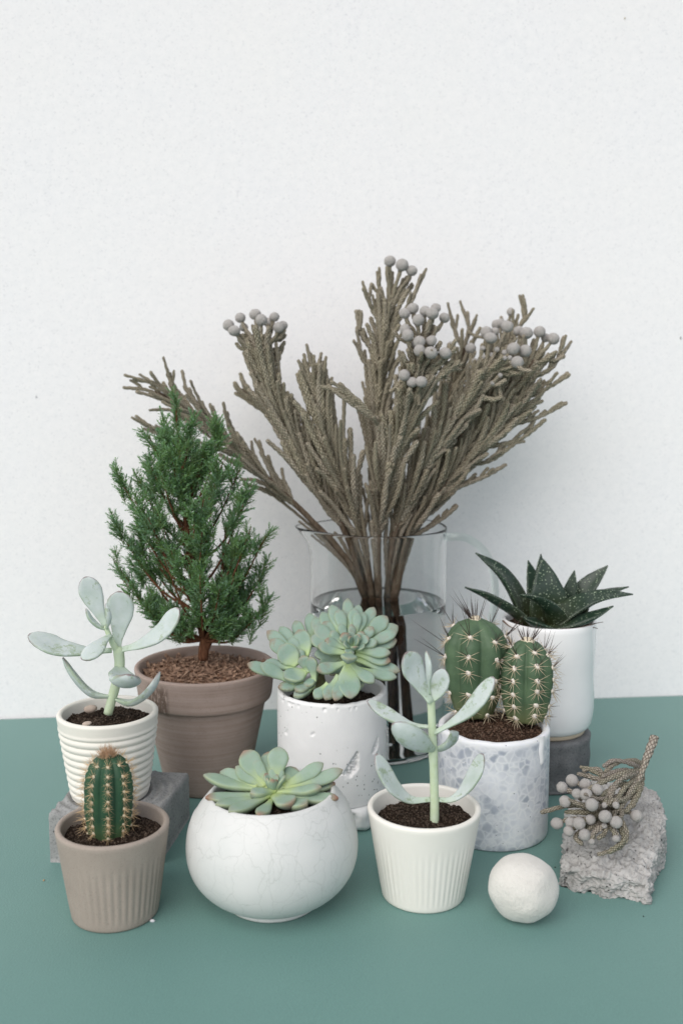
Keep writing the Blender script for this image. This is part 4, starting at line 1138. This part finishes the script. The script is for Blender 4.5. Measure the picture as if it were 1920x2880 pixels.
def branch(label, path, foot, balls, ntw, spread, seed, bs=.0054, s0=.30, tl=(.026, .055), tr=.0027, extra=(), bias=(0, 0, 0), upk=1.0):
    tr *= .93
    ntw = int(ntw * 1.5); tl = (tl[0] * .75, tl[1] * .78)
    rs = np.random.RandomState(seed)
    th_ = thing('brunia_branch', (foot[0], foot[1], .006), label, 'branch', 'dried brunia branches in the glass jug')
    path = [(872 + (path[1][0] - 872) * .48, 1372, path[0][2] + rs.randn() * .004)] + list(path[1:])
    P = [o1(a, b, JY + d) for a, b, d in path]
    foot = (JX + (P[0].x - JX) * 1.5 + .004 * rs.randn(), foot[1])
    th_.location.x = foot[0]
    low = [Vector((foot[0], foot[1], .0060)), Vector((foot[0] * .6 + P[0].x * .4, foot[1] * .6 + P[0].y * .4, .06)), P[0] + Vector((0, 0, 0))]
    V, F, uv = tube(low, lambda t: .0025 + .0008 * t, 24, 9, bump=lambda a, s, k: 1 + .12 * noise.noise(Vector((a, s * 200, seed))))
    obj('stem', V, F, WOOD, th_)
    V, F, uv = tube(P, lambda t: .0033 - .0014 * t, 40, 8, bump=lambda a, s, k: 1 + .15 * noise.noise(Vector((a, s * 200, seed))))
    obj('branch', V, F, BR, th_)
    C = resample(P, 60); T = tangents(C)
    for k in range(ntw):
        s = s0 + ((.90 if balls else .96) - s0) * (k + rs.rand()) / ntw
        i = int(s * 58); p = C[i]; tn = T[i]
        an = k * 2.4 + rs.rand(); side = tn.orthogonal().normalized(); b = tn.cross(side)
        out = side * math.cos(an) + b * math.sin(an)
        out.y *= .75
        out = (out + Vector(bias)).normalized()
        ln = (tl[0] + (tl[1] - tl[0]) * rs.rand()) * (1 - 1.6 * max(0, s - .78))
        sp = spread * (.75 + .8 * rs.rand())
        upv = Vector((0, 0, (.10 + .2 * rs.rand()) * upk))
        q1 = p + (tn * .80 + out * .62 * sp) * ln * .45
        q2 = p + (tn * .92 + out * .62 * sp + upv * .6) * ln * .78
        q3 = p + (tn * 1.0 + out * (.55 + .35 * rs.rand()) * sp + upv * (1 + rs.rand())) * ln * 1.02
        twig(th_, [p, q1, q2, q3], tr * (.72 + .45 * rs.rand()))
    for k in range(3):
        sa = .02 + .16 * rs.rand(); sb = sa + .22 + .2 * rs.rand(); an = rs.rand() * 6.3
        off = Vector((math.cos(an), math.sin(an) * .8, .1)) * (.004 + .007 * rs.rand())
        q = [C[int((sa + (sb - sa) * f) * 59)] + off * (f ** .8) * (1 + .6 * f * f) for f in (0, .35, .7, 1)]
        twig(th_, q, tr * (.66 + .22 * rs.rand()))
    for (a, b, d, r) in balls:
        q = o1(a, b, JY + d); i = 59 - int(rs.rand() * 10)
        root = C[max(20, i)]
        # attach to the axis well below the ball
        best = min(range(15, 60), key=lambda j: abs((q - C[j]).length - .042))
        root = C[best]; vv = q - root
        m1 = root + vv * .45 + T[best] * .004; m2 = root + vv * .8 + Vector((0, 0, -.001))
        twig(th_, [root, m1, m2, q - vv.normalized() * r * bs * .6], tr * .80)
        head(th_, q, r * bs)
    for k in range(int(len(balls) * 1.9) if len(balls) > 3 else len(balls) * 4):
        a, b, d, r = balls[k % len(balls)]
        q = o1(a, b, JY + d) + Vector((rs.randn() * .008, rs.randn() * .007 + .004, -.006 - .018 * rs.rand()))
        best = min(range(12, 60), key=lambda j: abs((q - C[j]).length - .034)); root = C[best]; vv = q - root
        twig(th_, [root, root + vv * .45 + T[best] * .004, root + vv * .8, q + Vector((0, 0, .001))], tr * (.75 + .25 * rs.rand()))
    for pts in extra:
        Q = [o1(a, b, JY + d) for a, b, d in pts]
        twig(th_, Q, tr * .9)
        D = resample(Q, 12)
        for k in (3, 5, 7, 8):
            dv = (D[k + 1] - D[k]).normalized(); ov = Vector((rs.randn(), rs.randn() * .6, .6 + rs.randn() * .5)).normalized(); l_ = .010 + .010 * rs.rand()
            twig(th_, [D[k], D[k] + (dv * .8 + ov * .5) * l_ * .5, D[k] + (dv * .9 + ov * .45) * l_], tr * .75)
    return th_
f0 = (JX, JY)
branch('outermost slanting brunia branch reaching out past the juniper top', [(862, 1378, 0), (800, 1290, -.002), (720, 1200, -.004), (600, 1085, -.006), (470, 965, -.008), (360, 900, -.010)], (JX + .02, JY - .015), [], 46, .50, 1,
       s0=.42, tl=(.030, .060), tr=.0021, upk=.1, extra=([(420, 925, -.01), (400, 900, -.01), (388, 858, -.012)], [(400, 1000, -.008), (360, 985, -.012), (315, 965, -.014)], [(440, 1010, -.008), (380, 1000, -.01), (330, 985, -.008)], [(430, 950, -.008), (350, 900, -.01), (285, 890, -.012)], [(420, 940, -.012), (360, 885, -.014), (308, 872, -.012)]))
branch('brunia branch behind, low between the left clumps, without balls', [(866, 1378, .01), (810, 1230, .02), (720, 1060, .028), (620, 950, .034), (545, 890, .036)], (JX + .01, JY + .02), [], 30, .45, 2, s0=.5, tl=(.03, .05), tr=.0023)
branch('brunia branch leaning left, topped with a crowd of grey balls', [(868, 1378, 0), (800, 1240, -.004), (720, 1090, -.008), (650, 960, -.012), (605, 850, -.014), (590, 780, -.014)], (JX + .015, JY - .02),
       [(525, 747, -.012, 1.0), (538, 760, -.022, 1.0), (552, 730, -.006, .95), (586, 722, -.006, 1.0), (600, 735, -.020, 1.05), (618, 742, -.004, 1.0), (630, 728, -.010, .9), (640, 752, -.016, .95), (650, 748, -.004, .85), (560, 752, -.001, .8)], 58, .55, 3, s0=.30, tl=(.032, .058), bias=(-.25, -.2, .15))
branch('short upright brunia branch without balls left of the tall centre branch', [(870, 1378, 0), (835, 1250, -.012), (790, 1120, -.020), (745, 1000, -.024), (722, 900, -.024)], (JX, JY - .02), [], 34, .55, 4, s0=.3, tl=(.03, .06), bias=(0, -.2, .2),
       extra=([(735, 940, -.024), (712, 880, -.026), (698, 815, -.026)], [(735, 940, -.024), (724, 880, -.026), (720, 818, -.028)], [(740, 960, -.024), (752, 900, -.026), (748, 850, -.026)]))
branch('tallest brunia branch in the centre, ending in three grey balls', [(872, 1378, .004), (862, 1220, .010), (860, 1080, .014), (872, 900, .016), (888, 760, .016), (900, 670, .014)], (JX - .01, JY + .015),
       [(895, 600, .014, 1.08), (923, 609, .010, 1.1), (945, 622, .012, 1.0)], 62, .42, 5, s0=.38, tl=(.03, .055), tr=.0025, extra=([(890, 720, .014), (872, 670, .014), (868, 640, .012)], [(885, 760, .014), (850, 700, .012), (852, 655, .012)], [(900, 760, .014), (945, 690, .012), (966, 632, .01)], [(870, 820, .014), (830, 770, .012), (818, 715, .012)], [(870, 850, .014), (835, 830, .010), (820, 790, .008)]))
branch('front brunia branch right of centre, crowded with pale grey balls', [(874, 1378, -.004), (868, 1240, -.018), (885, 1110, -.030), (920, 1000, -.040), (950, 900, -.046), (970, 810, -.048)], (JX - .015, JY - .01),
       [(929, 720, -.05, .95), (947, 709, -.046, .98), (976, 715, -.05, 1.0), (992, 720, -.056, 1.0), (960, 735, -.058, 1.0), (1020, 730, -.044, .9), (930, 757, -.056, .9), (936, 770, -.064, 1.0), (962, 785, -.064, 1.05), (963, 805, -.068, 1.0), (989, 810, -.070, 1.1), (1022, 811, -.064, 1.0), (990, 783, -.06, .9), (928, 862, -.066, 1.0), (946, 878, -.066, .9), (967, 877, -.070, 1.05), (1035, 795, -.05, .8), (945, 795, -.05, .7), (1000, 708, -.04, .85)], 58, .60, 6, s0=.28, tl=(.028, .055), bias=(.1, -.3, .1),
       extra=([(885, 1000, -.04), (850, 950, -.052), (800, 905, -.058), (738, 888, -.058)], [(890, 1010, -.042), (860, 965, -.05), (820, 935, -.056), (765, 897, -.06)], [(960, 900, -.05), (1000, 850, -.056), (1045, 800, -.058)], [(960, 920, -.05), (1005, 870, -.056), (1050, 835, -.058)]))
branch('brunia branch at right with large and tiny balls mixed', [(876, 1378, -.002), (905, 1230, -.010), (960, 1090, -.018), (1030, 980, -.024), (1090, 890, -.028), (1130, 830, -.028)], (JX - .02, JY - .005),
       [(1116, 763, -.024, 1.05), (1126, 776, -.034, 1.05), (1164, 750, -.026, 1.05), (1178, 801, -.036, 1.1), (1205, 806, -.030, 1.1), (1187, 832, -.040, 1.1), (1158, 810, -.034, .5), (1170, 822, -.038, .45), (1158, 823, -.040, .4), (1140, 803, -.032, .5), (1128, 815, -.03, .45), (1108, 800, -.030, .5), (1110, 820, -.03, .45), (1148, 862, -.038, .42), (1130, 880, -.036, .4), (1090, 830, -.02, .6), (1080, 800, -.014, .9), (1135, 762, -.020, .8)], 60, .58, 7, s0=.28, tl=(.026, .050), bias=(.1, -.25, .1))
branch('brunia branch arching out at the far right with brownish grey balls', [(880, 1378, .004), (930, 1240, .004), (1010, 1110, .002), (1100, 990, 0), (1180, 890, -.002), (1225, 830, -.004)], (JX - .025, JY + .01),
       [(1208, 765, -.004, 1.1), (1238, 762, -.002, 1.0), (1270, 778, -.004, 1.05), (1252, 776, .004, .8), (1190, 760, .006, .9)], 76, .60, 8, s0=.25, tl=(.032, .062), tr=.0026,
       extra=([(1200, 880, 0), (1270, 840, -.004), (1293, 775, -.004)], [(1160, 930, 0), (1250, 895, -.004), (1302, 858, -.006)], [(1130, 985, 0), (1230, 960, -.006), (1298, 926, -.008)], [(1100, 1030, 0), (1190, 1010, -.004), (1250, 965, -.006)], [(1000, 1140, 0), (1100, 1100, -.006), (1160, 1068, -.006)], [(950, 1230, 0), (1010, 1195, -.006), (1048, 1163, -.008)], [(1050, 1070, 0), (1120, 1060, -.004), (1180, 1020, -.004)]))
branch('brunia branch without balls spreading below the far right ball branch', [(882, 1378, .002), (945, 1220, -.004), (1040, 1090, -.008), (1150, 980, -.010), (1225, 900, -.012)], (JX - .02, JY), [], 50, .55, 12, s0=.25, tl=(.030, .055), tr=.0025, upk=.7)
branch('paler brunia branch farthest back on the right, with upright twig tips', [(876, 1378, .014), (910, 1200, .026), (980, 1020, .036), (1040, 880, .040), (1065, 800, .042)], (JX - .01, JY + .03), [], 30, .45, 9, s0=.45, tl=(.03, .055), tr=.0023,
       extra=([(1065, 800, .042), (1075, 760, .042), (1073, 718, .042)], [(1062, 800, .042), (1045, 765, .042), (1040, 735, .042)]))
branch('brunia branch behind on the right, with one twig standing tallest', [(878, 1378, .010), (930, 1210, .018), (1030, 1030, .022), (1110, 900, .024), (1165, 800, .024)], (JX - .03, JY + .02), [(1172, 716, .022, .75), (1140, 745, .022, .9), (1150, 742, .018, .8)], 36, .45, 10, s0=.4, tl=(.03, .055), tr=.0024,
       extra=([(1165, 800, .024), (1195, 745, .022), (1206, 720, .022), (1202, 688, .02)], [(1165, 800, .024), (1180, 760, .022), (1185, 735, .022)]))

# ------------------------------------------------------------------ 11 felt ball
V = []; n, m = 60, 90; bc = Vector((.1205, .633, .0216))
for i in range(n):
    f = PI * (i + .5) / n
    for j in range(m):
        a = 2 * PI * j / m; d = Vector((math.sin(f) * math.cos(a), math.sin(f) * math.sin(a), -math.cos(f)))
        q = 1 + .060 * noise.noise(d * 1.6 + Vector((3, 1, 2))) + .008 * noise.noise(d * 5) + .004 * noise.noise(d * 22)
        v = Vector((d.x * .0228, d.y * .0226, d.z * .0218)) * q
        v.z = max(v.z, -.0203)
        V.append(bc + v)
F = grid_faces(n, m); F += [tuple(range(m - 1, -1, -1)), tuple(range((n - 1) * m, n * m))]
zb = min(v.z for v in V); V = [v - Vector((0, 0, zb)) for v in V]
tag(obj('felt_ball', V, F, m_felt()), 'lumpy white felted wool ball on the green card beside the rough stone', 'ball')

# ------------------------------------------------------------------ 12 rough concrete chunk with a brunia sprig
cc = Vector((.2030, .716, 0)); rot = math.radians(-21)
ux = Vector((math.cos(rot), math.sin(rot), 0)); uy = Vector((-math.sin(rot), math.cos(rot), 0))
HX, HY, HZ = .0325, .060, .0345
def box_surface(n):
    V, F, idx = [], [], {}
    def vid(p):
        k = tuple(round(c * 1e5) for c in p)
        if k not in idx: idx[k] = len(V); V.append(p)
        return idx[k]
    nx, ny, nz = n, n * 2, max(4, int(n * .65))
    def face(f, a, b):
        for i in range(a):
            for j in range(b):
                F.append((vid(f(i / a, j / b)), vid(f((i + 1) / a, j / b)), vid(f((i + 1) / a, (j + 1) / b)), vid(f(i / a, (j + 1) / b))))
    face(lambda u, v: (u * 2 - 1, v * 2 - 1, 1), nx, ny); face(lambda u, v: (1 - u * 2, v * 2 - 1, 0), nx, ny)
    face(lambda u, v: (u * 2 - 1, -1, v), nx, nz); face(lambda u, v: (1 - u * 2, 1, v), nx, nz)
    face(lambda u, v: (1, u * 2 - 1, v), ny, nz); face(lambda u, v: (-1, 1 - u * 2, v), ny, nz)
    return V, F
BV, BF = box_surface(84)
V = []
for (x, y_, z) in BV:
    k = 1.0
    # rounded box, front end broken off in a slope
    px_, py_, pz = x, y_, z
    fr = max(0, -y_ + .15) / 1.15
    top = 1.02 - .52 * fr ** 1.25 - .12 * max(0, x) * fr - .10 * max(0, -x) * (1 - .4 * y_)
    wid_ = 1 + .10 * math.sin(y_ * 3 + 1) - .10 * max(0, y_) + (.05 * fr)
    p = cc + ux * (px_ * HX * wid_) + uy * (py_ * HY) + Vector((0, 0, pz * HZ * top))
    rr = Vector((max(0, abs(x) - .80) / .20 * math.copysign(1, x), max(0, abs(y_) - .90) / .10 * math.copysign(1, y_), max(0, z - .75) / .25))
    if rr.length > 1: 
        e = (rr.length - 1) * .0045; p -= (ux * rr.x + uy * rr.y + Vector((0, 0, rr.z))).normalized() * e
    nrm_ = (ux * (x if abs(x) > .98 else 0) + uy * (y_ if abs(y_) > .98 else 0) + Vector((0, 0, 1 if z > .98 else 0)))
    if nrm_.length > 0:
        nrm_.normalize()
        d = .0032 * noise.noise(p * 60) + .0022 * noise.noise(p * 160 + Vector((5, 0, 0))) + .0016 * noise.noise(p * 420) + .0011 * noise.noise(p * 900)
        d -= .0016 * max(0, noise.noise(p * 260 + Vector((9, 3, 1))) - .15) * 3
        d -= .0022 * max(0, .34 - noise.voronoi(p * 330)[0][0]) / .34
        dd, _ = noise.voronoi(p * 130)
        d -= .0034 * max(0, .30 - dd[0]) / .30
        if y_ < -.98: d += .006 * noise.noise(p * 75 + Vector((1, 2, 9)))
        p += nrm_ * d
    p.z = max(0, p.z)
    if z == 0: p.z = 0
    V.append(p)
tag(obj('concrete_chunk', V, BF, m_concrete('crumbly_concrete', (.31, .305, .295, 1), (.52, .515, .50, 1), 1., .9, 430, .004)), 'rough broken grey concrete chunk carrying the loose brunia sprig', 'concrete chunk')

Z = crop(1300, 2020, .3827)
y0 = .690
sp = thing('brunia_sprig', Z(1180, 700, y0), 'short brunia sprig with woolly balls lying on the rough concrete chunk', 'sprig')
def SZ(a, b, d): return Z(a, b, y0 + d)
main = [SZ(1410, 140, .045), SZ(1340, 320, .030), SZ(1270, 480, .018), SZ(1150, 620, .004), SZ(1080, 700, -.004)]
TWS = m_twig('scaly_pale_sprig', (.33, .31, .225, 1), (.37, .325, .27, 1), .0, .06)
twig(sp, main, .0030, 50, 'stem', TWS)
# curved scaly side twigs
ST = [[(1330, 340, .03), (1250, 310, .024), (1130, 330, .016), (1050, 390, .010)], [(1320, 370, .03), (1220, 330, .018), (1110, 310, .014), (1040, 350, .012)], [(1310, 380, .028), (1200, 400, .014), (1070, 450, .002), (930, 520, -.008)],
      [(1310, 400, .028), (1190, 430, .010), (1090, 520, -.002), (1030, 610, -.010)], [(1310, 400, .03), (1270, 500, .012), (1200, 600, -.002), (1130, 660, -.012)], [(1320, 420, .03), (1310, 520, .014), (1260, 600, .0), (1260, 640, -.008)],
      [(1300, 420, .026), (1200, 500, .006), (1150, 570, -.004), (1120, 610, -.012)], [(1290, 430, .026), (1240, 520, .008), (1170, 640, -.008), (1110, 700, -.012)], [(1180, 560, .004), (1060, 590, -.008), (980, 590, -.014), (900, 560, -.018)],
      [(1120, 640, .0), (1000, 680, -.008), (880, 640, -.012), (780, 600, -.012)], [(1100, 660, -.002), (960, 690, -.008), (830, 690, -.01), (760, 690, -.01)], [(1050, 640, .004), (900, 640, .002), (740, 650, -.002), (585, 690, -.004)],
      [(1050, 440, .012), (980, 400, .016), (920, 370, .018), (870, 360, .02)], [(1060, 470, .01), (970, 440, .014), (900, 420, .018), (850, 410, .02)], [(1050, 430, .012), (1000, 380, .016), (950, 370, .018), (890, 385, .018)],
      [(1120, 690, -.004), (1180, 780, -.020), (1200, 880, -.026), (1130, 960, -.030), (1000, 1000, -.032)], [(1100, 720, -.004), (1160, 820, -.022), (1180, 900, -.030), (1080, 980, -.036)],
      [(1080, 700, -.004), (1040, 780, -.020), (980, 830, -.026), (945, 860, -.028)], [(1080, 700, -.004), (1100, 790, -.022), (1125, 850, -.028), (1130, 885, -.030)], [(1060, 700, -.002), (1000, 780, -.018), (960, 860, -.026), (950, 915, -.030)],
      [(1050, 700, -.002), (900, 800, -.014), (830, 870, -.022), (870, 920, -.028)], [(1100, 700, -.004), (1060, 800, -.022), (1040, 850, -.026), (1000, 880, -.030)], [(1150, 640, -.004), (1170, 700, -.014), (1150, 740, -.020), (1100, 760, -.026)],
      [(1250, 560, .01), (1180, 600, -.006), (1100, 610, -.014), (1040, 640, -.018)], [(1200, 480, .012), (1120, 500, .004), (1060, 540, -.004), (1020, 560, -.010)], [(1290, 470, .02), (1290, 560, .006), (1240, 640, -.006), (1200, 680, -.012)],
      [(1240, 420, .018), (1150, 460, .006), (1090, 560, -.006), (1080, 640, -.014)], [(1280, 400, .022), (1180, 380, .016), (1100, 400, .010), (1030, 430, .004)]]
for P in ST: twig(sp, [SZ(*p) for p in P], random.uniform(.0016, .0022), mat=TWS)
for (a, b, d, r, fa, fb, fd) in ((803, 458, .006, 1.05, 960, 560, .0), (730, 508, .002, 1.0, 880, 600, -.004), (902, 485, .002, 1.0, 1000, 580, -.002), (905, 560, -.014, 1.05, 1040, 620, -.006), (988, 525, -.010, .95, 1080, 600, -.004), (838, 555, -.010, .8, 980, 620, -.006),
        (752, 612, -.010, 1.0, 900, 660, -.008), (948, 636, -.022, 1.05, 1050, 680, -.008), (1046, 722, -.026, 1.05, 1090, 690, -.006), (1126, 764, -.028, 1.05, 1110, 690, -.006), (1277, 718, -.012, 1.0, 1150, 680, -.004), (692, 773, -.014, .98, 850, 740, -.012),
        (795, 765, -.018, .9, 930, 740, -.010), (855, 773, -.024, 1.0, 980, 730, -.012), (938, 745, -.020, .85, 1020, 710, -.010), (778, 830, -.022, .85, 900, 780, -.014), (895, 856, -.028, 1.0, 990, 770, -.014), (1125, 640, -.020, .6, 1130, 600, -.01), (1040, 640, -.018, .5, 1060, 600, -.01), (1040, 790, -.024, .5, 1050, 740, -.012), (1125, 885, -.032, .6, 1090, 800, -.022), (945, 905, -.030, .5, 960, 850, -.026)):
    q = SZ(a, b, d); s_ = SZ(fa, fb, fd)
    twig(sp, [s_, s_.lerp(q, .5) + Vector((0, 0, .001)), q], .0017, mat=TWS)
    head(sp, q, .0044 * r)

# ------------------------------------------------------------------ crumbs on the card
for (px, py, r, colr, lab) in ((124, 2477, .0009, (.45, .32, .18, 1), 'tiny tan crumb on the card left of the taupe pot'), (429, 2592, .0016, (.75, .75, .78, 1), 'small white chip at the foot of the taupe ribbed pot'), (1808, 2578, .0006, (.03, .05, .045, 1), 'dark speck on the card below the concrete chunk'), (1560, 2440, .0006, (.03, .05, .045, 1), 'dark speck on the card between ball and concrete chunk')):
    g = ground(px, py); V, F = lathe(g.x, g.y, [(r * .8, .0), (r, r * .4), (r * .6, r * .9), (r * .1, r)], 8, lambda th, rr, z, i: (rr * (1 + .25 * np.sin(2 * th + px)), z), cap_end=True)
    tag(obj('crumb', V, F, m_plain('crumb_colour', colr)), lab, 'crumb')
